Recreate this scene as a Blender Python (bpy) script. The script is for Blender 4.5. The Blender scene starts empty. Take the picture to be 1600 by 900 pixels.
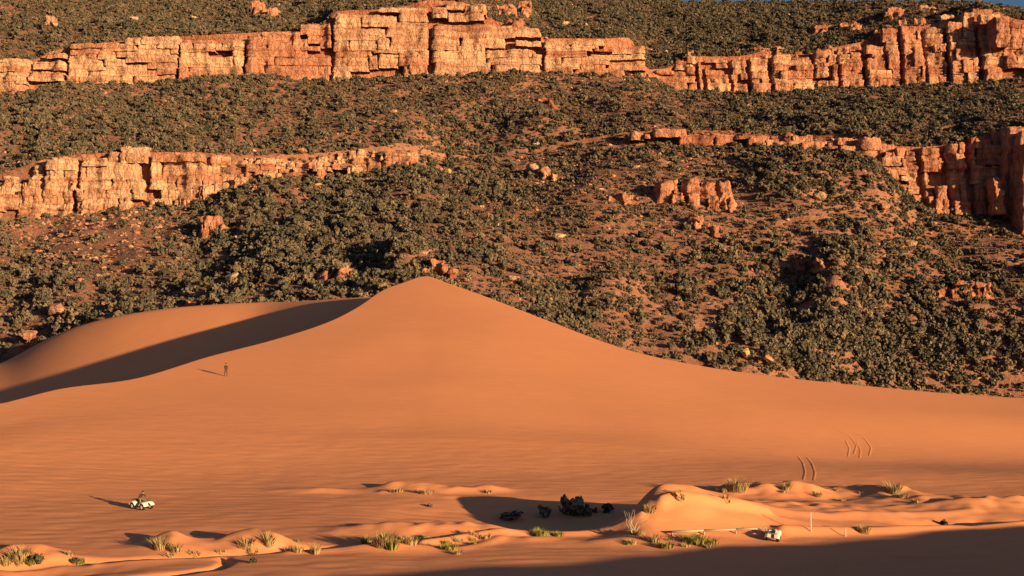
import bpy, bmesh, math, random
import numpy as np
from mathutils import Vector, Matrix

random.seed(7); np.random.seed(7)
scene = bpy.context.scene
COL = scene.collection

# ------------------------------------------------------------------ camera
CAM_H, FPX = 12.0, 1800.0
PITCH = math.atan(120.0 / FPX)
cam_data = bpy.data.cameras.new('camera')
cam_data.sensor_width = 36.0
cam_data.lens = 36.0 * FPX / 1600.0
cam_data.clip_start = 0.5
cam_data.clip_end = 20000
cam = bpy.data.objects.new('camera', cam_data)
COL.objects.link(cam)
cam.location = (0, 0, CAM_H)
cam.rotation_euler = (math.pi / 2 + PITCH, 0, 0)
scene.camera = cam

# ------------------------------------------------------------------ light
SUN_EL, SUN_AZ = math.radians(6.8), math.radians(49)       # azimuth: from behind the viewer towards the right
SUN_DIR = Vector((math.sin(SUN_AZ) * math.cos(SUN_EL), -math.cos(SUN_AZ) * math.cos(SUN_EL), math.sin(SUN_EL)))
world = bpy.data.worlds.new('World'); scene.world = world
world.use_nodes = True
wn = world.node_tree
sky = wn.nodes.new('ShaderNodeTexSky'); sky.sky_type = 'NISHITA'
sky.sun_disc = False
sky.sun_elevation = SUN_EL
sky.sun_rotation = math.pi - SUN_AZ
sky.air_density = 1.0; sky.dust_density = 1.5; sky.ozone_density = 3.0
wn.links.new(sky.outputs[0], wn.nodes['Background'].inputs[0])
wn.nodes['Background'].inputs[1].default_value = 0.05
sl = bpy.data.lights.new('sun', 'SUN'); sl.energy = 5.0; sl.angle = math.radians(0.5)
sl.color = (1.0, 0.70, 0.32)
sun = bpy.data.objects.new('sun', sl); COL.objects.link(sun)
sun.rotation_euler = (-SUN_DIR).to_track_quat('-Z', 'Y').to_euler()
scene.view_settings.view_transform = 'Standard'
scene.view_settings.look = 'None'
scene.view_settings.gamma = 1.0
scene.view_settings.exposure = 1.15
scene.view_settings.use_curve_mapping = False

# ------------------------------------------------------------------ helpers
cT, sT = math.cos(PITCH), math.sin(PITCH)
def at(px, py, Y):
    """world point seen at photo position (px, py) that stands Y metres in front of the viewer"""
    cx, cy = (px - 800.0) / FPX, (450.0 - py) / FPX
    dy, dz = cT - cy * sT, sT + cy * cT
    k = Y / dy
    return cx * k, Y, CAM_H + dz * k
def proj(X, Y, Z):
    f = Y * cT + (Z - CAM_H) * sT
    u = -Y * sT + (Z - CAM_H) * cT
    return 800 + FPX * X / f, 450 - FPX * u / f
TILT = 0.033
def ground_at(px, py):
    """gently tilted flats under a photo position"""
    cx, cy = (px - 800.0) / FPX, (450.0 - py) / FPX
    dy, dz = cT - cy * sT, sT + cy * cT
    k = (CAM_H + 65 * TILT) / (TILT * dy - dz)
    return cx * k, dy * k
rngp = np.random.RandomState(11)
PERM = rngp.permutation(512); PERM = np.concatenate([PERM, PERM, PERM])
GR = rngp.normal(size=(512, 3)); GR /= np.linalg.norm(GR, axis=1)[:, None]
def perlin(x, y, z=0.0):
    x, y, z = np.broadcast_arrays(np.asarray(x, float), np.asarray(y, float), np.asarray(z, float))
    xi, yi, zi = np.floor(x).astype(int), np.floor(y).astype(int), np.floor(z).astype(int)
    xf, yf, zf = x - xi, y - yi, z - zi
    u, v, w = [f * f * f * (f * (f * 6 - 15) + 10) for f in (xf, yf, zf)]
    xi, yi, zi = xi & 511, yi & 511, zi & 511
    def g(i, j, k):
        h = PERM[(PERM[(PERM[(xi + i) & 511] + yi + j) & 511] + zi + k) & 511]
        q = GR[h]
        return q[..., 0] * (xf - i) + q[..., 1] * (yf - j) + q[..., 2] * (zf - k)
    def L(a, b, t): return a + (b - a) * t
    return 1.5 * L(L(L(g(0,0,0), g(1,0,0), u), L(g(0,1,0), g(1,1,0), u), v), L(L(g(0,0,1), g(1,0,1), u), L(g(0,1,1), g(1,1,1), u), v), w)
def fbm(x, y, z=0.0, oct=4, gain=0.5):
    s, a, f = 0, 1.0, 1.0
    for o in range(oct):
        s = s + a * perlin(np.asarray(x) * f + 17.3 * o, np.asarray(y) * f + 5.1 * o, np.asarray(z) * f)
        a *= gain; f *= 2.03
    return s
def curve(pts, sigma=12.0, lo=-1400, hi=3000):
    """smooth interpolation through (x, value) pairs"""
    gx = np.arange(lo, hi + 1, 4.0)
    px_, pv_ = np.array([p[0] for p in pts], float), np.array([p[1] for p in pts], float)
    hh, dl = np.diff(px_), np.diff(pv_) / np.diff(px_)
    m = np.zeros(len(px_)); m[0], m[-1] = dl[0], dl[-1]
    for k in range(1, len(px_) - 1):
        if dl[k - 1] * dl[k] > 0:
            w1, w2 = 2 * hh[k] + hh[k - 1], hh[k] + 2 * hh[k - 1]
            m[k] = (w1 + w2) / (w1 / dl[k - 1] + w2 / dl[k])
    ii = np.clip(np.searchsorted(px_, gx) - 1, 0, len(hh) - 1)
    q = (np.clip(gx, px_[0], px_[-1]) - px_[ii]) / hh[ii]
    v = (2*q**3 - 3*q**2 + 1) * pv_[ii] + (q**3 - 2*q**2 + q) * hh[ii] * m[ii] + (3*q**2 - 2*q**3) * pv_[ii + 1] + (q**3 - q**2) * hh[ii] * m[ii + 1]
    if sigma > 0:
        k = np.arange(-int(3 * sigma / 4) - 1, int(3 * sigma / 4) + 2) * 4.0
        w = np.exp(-0.5 * (k / sigma) ** 2); w /= w.sum()
        n = len(k) // 2
        v = np.convolve(np.pad(v, n, mode='edge'), w, mode='valid')
    return lambda x: np.interp(x, gx, v)
def mesh_obj(name, verts, faces, mat, parent=None, smooth=False, loc=(0, 0, 0)):
    me = bpy.data.meshes.new(name)
    if isinstance(verts, np.ndarray) and isinstance(faces, np.ndarray):
        nv, nf, k = len(verts), len(faces), faces.shape[1]
        me.vertices.add(nv); me.vertices.foreach_set('co', verts.astype(np.float32).ravel())
        me.loops.add(nf * k); me.loops.foreach_set('vertex_index', faces.astype(np.int32).ravel())
        me.polygons.add(nf)
        me.polygons.foreach_set('loop_start', np.arange(0, nf * k, k, dtype=np.int32))
        me.update(calc_edges=True); me.validate()
    else:
        me.from_pydata([tuple(v) for v in verts], [], [tuple(int(i) for i in f) for f in faces]); me.update()
    if smooth:
        me.polygons.foreach_set('use_smooth', [True] * len(me.polygons))
    if mat: me.materials.append(mat)
    o = bpy.data.objects.new(name, me); COL.objects.link(o)
    o.location = loc
    if parent: o.parent = parent
    return o
def bm_obj(name, bm, mat, parent=None, smooth=False, loc=(0, 0, 0)):
    me = bpy.data.meshes.new(name); bm.to_mesh(me); bm.free()
    if smooth: me.polygons.foreach_set('use_smooth', [True] * len(me.polygons))
    if mat: me.materials.append(mat)
    o = bpy.data.objects.new(name, me); COL.objects.link(o); o.location = loc
    if parent: o.parent = parent
    return o
def empty(name, loc=(0, 0, 0), rz=0.0):
    o = bpy.data.objects.new(name, None); COL.objects.link(o)
    o.empty_display_size = 0.2
    o.location = loc; o.rotation_euler = (0, 0, rz); return o
def tag(o, label=None, cat=None, group=None, kind=None):
    if label: o['label'] = label
    if cat: o['category'] = cat
    if group: o['group'] = group
    if kind: o['kind'] = kind
    return o
def grid_faces(nr, nc):
    i = np.arange(nr - 1)[:, None] * nc + np.arange(nc - 1)[None, :]
    i = i.ravel()
    return np.stack([i, i + 1, i + 1 + nc, i + nc], axis=1)

# ------------------------------------------------------------------ materials
def new_mat(name, rough=0.9):
    m = bpy.data.materials.new(name); m.use_nodes = True
    nt = m.node_tree; b = nt.nodes['Principled BSDF']
    b.inputs['Roughness'].default_value = rough
    b.inputs['Specular IOR Level'].default_value = 0.15
    return m, nt, b
def N(nt, t, **kw):
    n = nt.nodes.new(t)
    for k, v in kw.items():
        if k in n.inputs.keys(): n.inputs[k].default_value = v
        else: setattr(n, k, v)
    return n
def ramp(nt, src, stops):
    r = nt.nodes.new('ShaderNodeValToRGB')
    cr = r.color_ramp
    while len(cr.elements) < len(stops): cr.elements.new(0.5)
    for e, (p, c) in zip(cr.elements, stops):
        e.position = p; e.color = (*c, 1)
    nt.links.new(src, r.inputs[0]); return r
def mix(nt, fac, a, b, mode='MIX'):
    m = nt.nodes.new('ShaderNodeMix'); m.data_type = 'RGBA'; m.blend_type = mode
    for i, v in ((0, fac), (6, a), (7, b)):
        if hasattr(v, 'links'): nt.links.new(v, m.inputs[i])
        elif i == 0: m.inputs[0].default_value = v
        else: m.inputs[i].default_value = (*v, 1)
    return m.outputs[2]
def bump(nt, b, h, strength, dist):
    n = nt.nodes.new('ShaderNodeBump'); n.inputs['Strength'].default_value = strength; n.inputs['Distance'].default_value = dist
    nt.links.new(h, n.inputs['Height']); nt.links.new(n.outputs[0], b.inputs['Normal'])
def plain(name, c, rough=0.8, metal=0.0, var=0.12):
    m, nt, b = new_mat(name, rough)
    g = N(nt, 'ShaderNodeTexCoord'); n = N(nt, 'ShaderNodeTexNoise', Scale=14.0)
    nt.links.new(g.outputs['Object'], n.inputs['Vector'])
    r = ramp(nt, n.outputs['Fac'], [(0.3, [x * (1 - var) for x in c]), (0.7, [min(1, x * (1 + var)) for x in c])])
    nt.links.new(r.outputs[0], b.inputs['Base Color']); b.inputs['Metallic'].default_value = metal
    return m

# sand
M_SAND, nt, b = new_mat('coral_sand', 0.95)
geo = N(nt, 'ShaderNodeNewGeometry')
n1 = N(nt, 'ShaderNodeTexNoise', Scale=0.035, Detail=5.0, Roughness=0.55)
n2 = N(nt, 'ShaderNodeTexNoise', Scale=0.9, Detail=6.0, Roughness=0.7)
mp = N(nt, 'ShaderNodeMapping'); mp.inputs['Scale'].default_value = (0.35, 1.6, 1.0); mp.inputs['Rotation'].default_value = (0, 0, 0.35)
nt.links.new(geo.outputs['Position'], n1.inputs['Vector']); nt.links.new(geo.outputs['Position'], mp.inputs[0]); nt.links.new(mp.outputs[0], n2.inputs['Vector'])
c1 = ramp(nt, n1.outputs['Fac'], [(0.3, (0.63, 0.245, 0.128)), (0.7, (0.69, 0.275, 0.135))])
c2 = ramp(nt, n2.outputs['Fac'], [(0.3, (0.95, 0.93, 0.93)), (0.7, (1.03, 1.03, 1.03))])
nt.links.new(mix(nt, 1.0, c1.outputs[0], c2.outputs[0], 'MULTIPLY'), b.inputs['Base Color'])
n3 = N(nt, 'ShaderNodeTexNoise', Scale=2.4, Detail=5.0, Roughness=0.65)
nt.links.new(mp.outputs[0], n3.inputs['Vector'])
bump(nt, b, n3.outputs['Fac'], 0.22, 0.12)

# slope soil and rock
M_SOIL, nt, b = new_mat('red_soil', 0.95)
geo = N(nt, 'ShaderNodeNewGeometry')
n1 = N(nt, 'ShaderNodeTexNoise', Scale=0.03, Detail=4.0); n2 = N(nt, 'ShaderNodeTexNoise', Scale=0.45, Detail=6.0, Roughness=0.75)
for n in (n1, n2): nt.links.new(geo.outputs['Position'], n.inputs['Vector'])
c1 = ramp(nt, n1.outputs['Fac'], [(0.35, (0.22, 0.102, 0.078)), (0.65, (0.32, 0.152, 0.112))])
c2 = ramp(nt, n2.outputs['Fac'], [(0.3, (0.55, 0.5, 0.48)), (0.5, (0.95, 0.95, 0.95)), (0.72, (1.3, 1.25, 1.2))])
nt.links.new(mix(nt, 1.0, c1.outputs[0], c2.outputs[0], 'MULTIPLY'), b.inputs['Base Color'])
bump(nt, b, n2.outputs['Fac'], 0.9, 1.6)

def rock_mat(name, tones, zs):
    m, nt, b = new_mat(name, 0.9)
    geo = N(nt, 'ShaderNodeNewGeometry'); oi = N(nt, 'ShaderNodeObjectInfo')
    mp = N(nt, 'ShaderNodeMapping'); mp.inputs['Scale'].default_value = (0.012, 0.012, zs)
    nt.links.new(geo.outputs['Position'], mp.inputs[0])
    n1 = N(nt, 'ShaderNodeTexNoise', Scale=1.0, Detail=5.0, Roughness=0.6); nt.links.new(mp.outputs[0], n1.inputs['Vector'])
    c1 = ramp(nt, n1.outputs['Fac'], [(0.28, tones[0]), (0.42, tones[1]), (0.52, tones[2]), (0.6, tones[1]), (0.72, tones[3])])
    mp2 = N(nt, 'ShaderNodeMapping'); mp2.inputs['Scale'].default_value = (0.45, 0.45, 0.09)
    nt.links.new(geo.outputs['Position'], mp2.inputs[0])
    n2 = N(nt, 'ShaderNodeTexNoise', Scale=1.0, Detail=6.0, Roughness=0.7); nt.links.new(mp2.outputs[0], n2.inputs['Vector'])
    c2 = ramp(nt, n2.outputs['Fac'], [(0.3, (0.6, 0.48, 0.42)), (0.48, (0.96, 0.93, 0.92)), (0.75, (1.15, 1.15, 1.12))])
    c3 = ramp(nt, oi.outputs['Random'], [(0.0, (0.85, 0.76, 0.74)), (0.5, (1.0, 1.0, 1.0)), (1.0, (1.12, 1.1, 1.05))])
    x = mix(nt, 1.0, c1.outputs[0], c2.outputs[0], 'MULTIPLY')
    nt.links.new(mix(nt, 1.0, x, c3.outputs[0], 'MULTIPLY'), b.inputs['Base Color'])
    n3 = N(nt, 'ShaderNodeTexNoise', Scale=0.7, Detail=6.0, Roughness=0.7); nt.links.new(geo.outputs['Position'], n3.inputs['Vector'])
    # fine joints: stretched cells, wandering with the noise
    mp3 = N(nt, 'ShaderNodeMapping'); mp3.inputs['Scale'].default_value = (0.34, 0.34, 0.15)
    va = N(nt, 'ShaderNodeVectorMath', operation='ADD'); vs = N(nt, 'ShaderNodeVectorMath', operation='SCALE'); vs.inputs['Scale'].default_value = 2.2
    nt.links.new(n3.outputs['Color'], vs.inputs[0]); nt.links.new(geo.outputs['Position'], va.inputs[0]); nt.links.new(vs.outputs[0], va.inputs[1]); nt.links.new(va.outputs[0], mp3.inputs[0])
    vo = N(nt, 'ShaderNodeTexVoronoi', feature='DISTANCE_TO_EDGE', Scale=1.0); nt.links.new(mp3.outputs[0], vo.inputs['Vector'])
    mr = N(nt, 'ShaderNodeMapRange'); mr.inputs['From Max'].default_value = 0.12; nt.links.new(vo.outputs['Distance'], mr.inputs[0])
    mp4 = N(nt, 'ShaderNodeMapping'); mp4.inputs['Scale'].default_value = (0.05, 0.05, 1.1); nt.links.new(va.outputs[0], mp4.inputs[0])
    n5 = N(nt, 'ShaderNodeTexNoise', Scale=1.0, Detail=4.0); nt.links.new(mp4.outputs[0], n5.inputs['Vector'])
    s1 = N(nt, 'ShaderNodeMath', operation='MULTIPLY_ADD'); s1.inputs[1].default_value = 0.6; nt.links.new(mr.outputs[0], s1.inputs[0]); nt.links.new(n3.outputs['Fac'], s1.inputs[2])
    s2 = N(nt, 'ShaderNodeMath', operation='MULTIPLY_ADD'); s2.inputs[1].default_value = 1.2; nt.links.new(n5.outputs['Fac'], s2.inputs[0]); nt.links.new(s1.outputs[0], s2.inputs[2])
    bump(nt, b, s2.outputs[0], 0.9, 1.1)
    return m
M_ROCK = rock_mat('banded_sandstone', [(0.36, 0.155, 0.11), (0.47, 0.24, 0.165), (0.57, 0.355, 0.26), (0.40, 0.18, 0.125)], 0.13)
M_ROCKRED = rock_mat('red_sandstone', [(0.31, 0.125, 0.09), (0.42, 0.18, 0.125), (0.48, 0.24, 0.17), (0.35, 0.138, 0.098)], 0.11)
M_PALE = rock_mat('pale_sandstone', [(0.42, 0.26, 0.17), (0.5, 0.33, 0.22), (0.58, 0.42, 0.30), (0.44, 0.27, 0.18)], 0.3)

def leaf_mat(name, a, b_, c, d=None):
    m, nt, b = new_mat(name, 0.85)
    oi = N(nt, 'ShaderNodeObjectInfo'); geo = N(nt, 'ShaderNodeNewGeometry')
    r = ramp(nt, oi.outputs['Random'], [(0.0, a), (0.45, b_), (0.8, c), (1.0, d or c)])
    n = N(nt, 'ShaderNodeTexNoise', Scale=1.7, Detail=3.0); nt.links.new(geo.outputs['Position'], n.inputs['Vector'])
    k = ramp(nt, n.outputs['Fac'], [(0.3, (0.7, 0.72, 0.7)), (0.7, (1.3, 1.25, 1.15))])
    nt.links.new(mix(nt, 1.0, r.outputs[0], k.outputs[0], 'MULTIPLY'), b.inputs['Base Color'])
    return m
M_JUN = leaf_mat('juniper_foliage', (0.068, 0.062, 0.052), (0.108, 0.090, 0.074), (0.145, 0.114, 0.09), (0.19, 0.135, 0.105))
M_OAK = leaf_mat('scrub_foliage', (0.10, 0.078, 0.066), (0.15, 0.105, 0.086), (0.20, 0.13, 0.102), (0.26, 0.18, 0.15))
M_GREEN = leaf_mat('green_foliage', (0.10, 0.12, 0.035), (0.13, 0.15, 0.045), (0.18, 0.17, 0.06))
M_BARK = plain('bark', (0.12, 0.085, 0.06), 0.95)
def grass_mat(name, c1, c2):
    m, nt, b = new_mat(name, 0.8)
    g = N(nt, 'ShaderNodeTexCoord'); n = N(nt, 'ShaderNodeTexNoise', Scale=3.0)
    nt.links.new(g.outputs['Object'], n.inputs['Vector'])
    r = ramp(nt, n.outputs['Fac'], [(0.35, c1), (0.65, c2)]); nt.links.new(r.outputs[0], b.inputs['Base Color'])
    return m
M_STRAW = grass_mat('straw_grass', (0.25, 0.165, 0.085), (0.36, 0.26, 0.14))
M_GRASS = grass_mat('green_grass', (0.12, 0.12, 0.03), (0.25, 0.22, 0.065))

# ------------------------------------------------------------------ sand height field
# main dune crest as the photo shows it: (px, py, distance)
CR = [(-1400, 745, 100), (-700, 715, 112), (-200, 665, 132), (0, 632, 145), (100, 607, 152), (200, 594, 160), (330, 556, 175), (430, 530, 189),
      (520, 500, 208), (565, 476, 228), (600, 452, 247), (640, 438, 264), (661, 430.5, 272), (700, 443, 275), (760, 464, 274), (850, 499, 272),
      (1000, 552, 276), (1140, 579, 286), (1300, 598, 312), (1600, 622, 360), (2000, 632, 390), (3000, 640, 420)]
cpy = curve([(a, b) for a, b, c in CR], 7); cY = curve([(a, c) for a, b, c in CR], 30)
gp = np.arange(-1400, 3001, 4.0)
FOOT = curve([(-1400, 90), (0, 108), (400, 112), (700, 114), (1000, 115), (1300, 119), (1600, 126), (3000, 180)], 160)
RISE = curve([(-1400, .2), (300, .2), (620, .203), (760, .197), (850, .184), (1000, .162), (1140, .140), (1300, .118), (1600, .088), (3000, .05)], 60)
BASE = 2.2
_, _, _el1 = at(gp, cpy(gp), 1.0)
_el = _el1 - CAM_H                                   # rise of the sight line per metre
_yc = (CAM_H - BASE + RISE(gp) * FOOT(gp)) / (RISE(gp) - _el)
_yc = np.clip(_yc, 90, 420)
cx_, cy_, cz_ = at(gp, cpy(gp), _yc)
ct_ = cx_ / cy_
def crestY(t): return np.interp(t, ct_, cy_)
def crestZ(t): return np.interp(t, ct_, cz_)
# dune behind, on the left
BD = [(-1400, 640, 350), (-300, 610, 340), (-100, 588, 334), (0, 568, 330), (60, 536, 326), (120, 509, 322), (200, 490, 316), (300, 478, 311), (400, 472, 307), (430, 472, 303), (470, 470, 296), (520, 467, 288),
      (570, 464, 282), (600, 463, 281), (680, 480, 295), (800, 530, 315), (1000, 600, 335), (1300, 640, 390), (1600, 650, 420), (3000, 660, 445)]
bpy_ = curve([(a, b) for a, b, c in BD], 16); bY = curve([(a, c) for a, b, c in BD], 14)
bx_, by_, bz_ = at(gp, bpy_(gp), bY(gp))
bt_ = bx_ / by_
def herm(s, m0, m1):
    s = np.clip(s, 0, 1)
    return (s**3 - 2*s**2 + s) * m0 + (-2*s**3 + 3*s**2) + (s**3 - s**2) * m1
def smax(a, b, k):
    h = np.clip(0.5 + 0.5 * (a - b) / k, 0, 1)
    return b + (a - b) * h + k * h * (1 - h)
# low mounds and hollows on the flats: (px, py, height, rx, ry)
BUMPS = [
 (640, 834, 0.6, 5.0, 1.6), (735, 836, 0.6, 3.2, 1.4),
 (1240, 800, 0.6, 8.0, 4.0),
 (1152, 772, 0.8, 3.0, 2.0), (1220, 775, 0.8, 3.0, 1.6), (1265, 776, 0.6, 2.0, 1.2), (1330, 770, 0.7, 4.0, 1.8), (1398, 776, 1.0, 2.6, 1.6), (1460, 784, 0.5, 5.0, 1.5), (1560, 792, 0.8, 6.0, 1.8),
 (262, 856, 0.75, 1.6, 1.2), (300, 862, 0.4, 2.2, 1.0), (392, 855, 0.9, 2.6, 1.3), (430, 860, 0.5, 1.3, 0.9), (330, 862, -0.3, 1.5, 0.9),
 (40, 872, 0.7, 2.2, 1.2), (90, 880, 0.3, 1.6, 1.0),
 (660, 772, 0.5, 3.0, 1.2), (620, 770, 0.4, 1.6, 0.8), (700, 775, 0.3, 1.6, 0.8), (760, 773, 0.45, 1.8, 0.9), (500, 774, 0.25, 3.0, 1.0),
 (600, 860, 0.35, 2.2, 1.0), (1480, 818, -0.5, 3.0, 1.5), (1560, 812, -0.6, 5.0, 1.5), (1420, 812, 0.35, 4.0, 1.3),
 (60, 893, -0.5, 4.0, 2.0), (840, 845, 0.25, 3.0, 1.0), (950, 850, 0.2, 2.5, 0.8),
]
LINES = [  # (polyline in photo, height, half width)
 ([(-60, 889), (0, 886), (150, 879), (260, 874), (360, 867), (440, 864), (520, 858), (600, 854)], -0.34, 0.4),
 ([(150, 883), (260, 878), (330, 876)], 0.10, 0.35),
 ([(350, 874), (355, 881), (338, 890), (300, 896), (260, 900), (200, 904)], -0.32, 0.35),
 ([(450, 866), (520, 862), (620, 860), (720, 858), (780, 846)], 0.12, 0.5),
 ([(660, 853), (720, 846), (780, 841), (850, 838), (950, 837), (1000, 838)], 0.36, 0.4),
 ([(1035, 834), (1070, 831), (1130, 829), (1198, 825)], 0.42, 0.4),
 ([(1225, 838), (1300, 834), (1400, 829), (1500, 824), (1600, 819), (1700, 814)], 0.4, 0.6),
 ([(1180, 818), (1300, 815), (1420, 806), (1520, 800)], 0.22, 0.7),
 ([(600, 776), (700, 781), (800, 783)], 0.15, 0.6),
]
LINES_W = [([ground_at(*p) for p in pl], h, w) for pl, h, w in LINES]
HOL = ground_at(808, 806)
def seg_dist(X, Y, pts):
    d = np.full(X.shape, 1e9)
    for (x0, y0), (x1, y1) in zip(pts[:-1], pts[1:]):
        dx, dy = x1 - x0, y1 - y0
        s = np.clip(((X - x0) * dx + (Y - y0) * dy) / (dx * dx + dy * dy), 0, 1)
        d = np.minimum(d, np.hypot(X - x0 - s * dx, Y - y0 - s * dy))
    return d
def sand_z(X, Y, fine=True):
    X = np.asarray(X, float); Y = np.asarray(Y, float)
    Yp = np.maximum(Y, 70.0)
    t = X / Yp
    px = 800 + FPX * t * 1.0
    Yc, Zc = crestY(t), crestZ(t)
    zb = 0.35 * perlin(X / 60, Y / 45, 3.1) + 0.15 * perlin(X / 17, Y / 11, 1.7)
    # long shallow trough on the right, between the hummocks and the far end of the dune
    zb = zb - 2.2 / (1 + np.exp(-(px - 1200) / 110)) * np.exp(-((Y - 145) / 28) ** 2) + 0.7 / (1 + np.exp(-(px - 1100) / 80)) * np.exp(-((Y - 112) / 9) ** 2)
    zb = zb + TILT * (np.clip(Y, 40, 122) - 65)
    # gentle rise to the left where the vehicle stands
    zb = zb + 2.4 * np.minimum(np.log1p(np.exp(np.clip((300 - px) / 90, -30, 20))) * 0.15, 1.6) * np.clip((Y - 72) / 40, 0, 1)
    F = FOOT(px)
    s = (Y - F) / np.maximum(Yc - F, 1.0)
    sm_ = np.clip(s * 1.6, 0, 1); sm_ = sm_ * sm_ * (3 - 2 * sm_)
    u_ = (Y - F) / 9.0
    zf = zb * (1 - sm_) + BASE * sm_ + RISE(px) * 9.0 * np.where(u_ > 20, u_, np.log1p(np.exp(np.clip(u_, -30, 20))))
    zf = zf + 0.30 * np.clip(s, 0, 1) * (1 - np.clip(s, 0, 1)) * 4 * perlin(X / 55 + 3, Y / 40, 8.0)
    # lee side
    slip = 0.6 - 0.42 / (1 + np.exp(-(px - 790) / 60))
    zl = Zc - slip * (Y - Yc)
    Yb, Zb = np.interp(t, bt_, by_), np.interp(t, bt_, bz_)
    v0 = np.maximum(Yc + 6, Yb - 50)
    val = np.minimum(Zc - 6, Zb - 3)
    zr = val + (Zb - val) * herm((Y - v0) / np.maximum(Yb - v0, 4.0), 0.35, 0.75)
    zr = np.where(Y > Yb, Zb - 0.10 * (Y - Yb), zr)
    zback = smax(zl, zr, 0.8)
    z = np.where(Y <= Yc, zf, np.minimum(np.maximum(zback, -6.0), np.where(Y < Yc + 3, Zc, 1e9)))
    # the knoll on which the viewer stands
    z = z + 12.5 * np.exp(-((X / 26) ** 2 + ((Y + 22) / 24) ** 2))
    if fine:
        lump = 1 + 0.35 * perlin(X / 1.4, Y / 0.9, 6.6)
        for bx, by, h, rx, ry in BUMPS:
            gx, gy = ground_at(bx, by)
            q = ((X - gx) / rx) ** 2 + ((Y - gy) / ry) ** 2
            z = z + h * np.exp(-q) * lump
        for pts, h, w in LINES_W:
            z = z + h * np.exp(-(seg_dist(X, Y, pts) / w) ** 2)
        # a wind-built mound whose steep left side shades the hollow beside it
        mx, my = ground_at(1040, 824)
        dx = X - mx - 0.25 * (Y - my)
        z = z + 3.1 * np.exp(-(dx / np.where(dx < 0, 2.8, 7.0)) ** 2 - ((Y - my) / 5.2) ** 2 * np.where(Y > my, 1.0, 1.5)) * (1 + 0.10 * perlin(X / 2.5, Y / 1.5, 5.5))
        hx, hy = HOL
        z = z - 0.7 * np.exp(-(((X - hx) / 10.0) ** 2 + ((Y - hy) / 6.0) ** 2) ** 1.5)
        z = z + 0.05 * perlin(X / 2.2, Y / 0.8, 4.4) * np.clip((150 - Y) / 60, 0, 1)
    return z

# warped grid, dense where the photo looks
tt = np.concatenate([np.linspace(-2.6, -0.50, 45, endpoint=False), np.linspace(-0.50, 0.50, 600), np.linspace(0.50, 2.6, 46)[1:]])
nc = len(tt)
yc_col = crestY(tt)
rows = []
for y in np.concatenate([np.linspace(-150, 52, 45, endpoint=False), np.linspace(52, 128, 280, endpoint=False)]):
    rows.append(np.full(nc, y) if y < 80 else 80 + (y - 80) * (np.minimum(128, yc_col - 8) - 80) / 48)
YM = np.minimum(128, yc_col - 8)
for s in np.linspace(0, 1, 130): rows.append(YM + (yc_col - YM) * s)
for s in (np.linspace(0, 1, 41)[1:]) ** 1.2: rows.append(yc_col + s * 40)
ybk = np.maximum(np.interp(tt, bt_, by_), yc_col + 60)
for s in np.linspace(0, 1, 61)[1:]: rows.append(yc_col + 40 + (ybk + 6 - yc_col - 40) * s)
for s in np.linspace(0, 1, 12)[1:]: rows.append(ybk + 6 + s * 160)
YY = np.array(rows); XX = tt[None, :] * np.maximum(YY, 70.0)
ZZ = sand_z(XX, YY)
sand = mesh_obj('sand_dunes', np.stack([XX.ravel(), YY.ravel(), ZZ.ravel()], 1), grid_faces(*YY.shape), M_SAND, smooth=True)
tag(sand, 'coral sand dunes with a tall peak, a sharp crest and flats in front', kind='structure')
def gz(x, y): return float(sand_z(np.array([x]), np.array([y]))[0])
def gzv(x, y): return sand_z(np.asarray(x), np.asarray(y))
def on_sand(px, py):
    """sand point seen at a photo position: march along the view ray"""
    cx, cy = (px - 800.0) / FPX, (450.0 - py) / FPX
    dy, dz = cT - cy * sT, sT + cy * cT
    ys = np.arange(50, 420, 1.5)
    for k in range(2):
        d = CAM_H + dz * ys / dy - sand_z(cx * ys / dy, ys)
        i = int(np.argmax(d < 0)) if (d < 0).any() else len(ys) - 1
        if k == 0: ys = np.linspace(ys[max(i - 1, 0)], ys[i], 30)
    y = ys[i]; return float(cx * y / dy), float(y), gz(cx * y / dy, y)

# low sand ridge just outside the lower right of the view; its shade fills that corner
NRH = 4.6
_d = NRH / math.tan(SUN_EL)
A0 = np.array([-11.0 + math.sin(SUN_AZ) * _d, 65.5 - math.cos(SUN_AZ) * _d])
aa = np.linspace(-34, 150, 300); ac = np.concatenate([-np.linspace(0, 1, 40)[::-1] ** 1.5 * 40, np.linspace(0, 1, 30)[1:] ** 1.2 * 12])
AA, CC = np.meshgrid(aa, ac, indexing='ij')
NX, NY = A0[0] + 0.905 * AA - 0.425 * CC, A0[1] + 0.425 * AA + 0.905 * CC
bz = (NRH + 0.10 * np.sin(AA / 3.1) + 0.05 * np.sin(AA / 1.3 + 1)) * np.clip((AA + 30) / 16, -0.2, 1)
NZ = np.where(CC > 0, bz - 0.6 * CC, bz - 0.15 * np.abs(CC)) + 0.05 * perlin(NX / 3, NY / 1.5, 2.2)
near = mesh_obj('foreground_dune', np.stack([NX.ravel(), NY.ravel(), NZ.ravel()], 1), grid_faces(*NX.shape)[:, ::-1], M_SAND, smooth=True)
tag(near, 'low sand ridge beside the viewer that shades the lower right corner', kind='structure')

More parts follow.
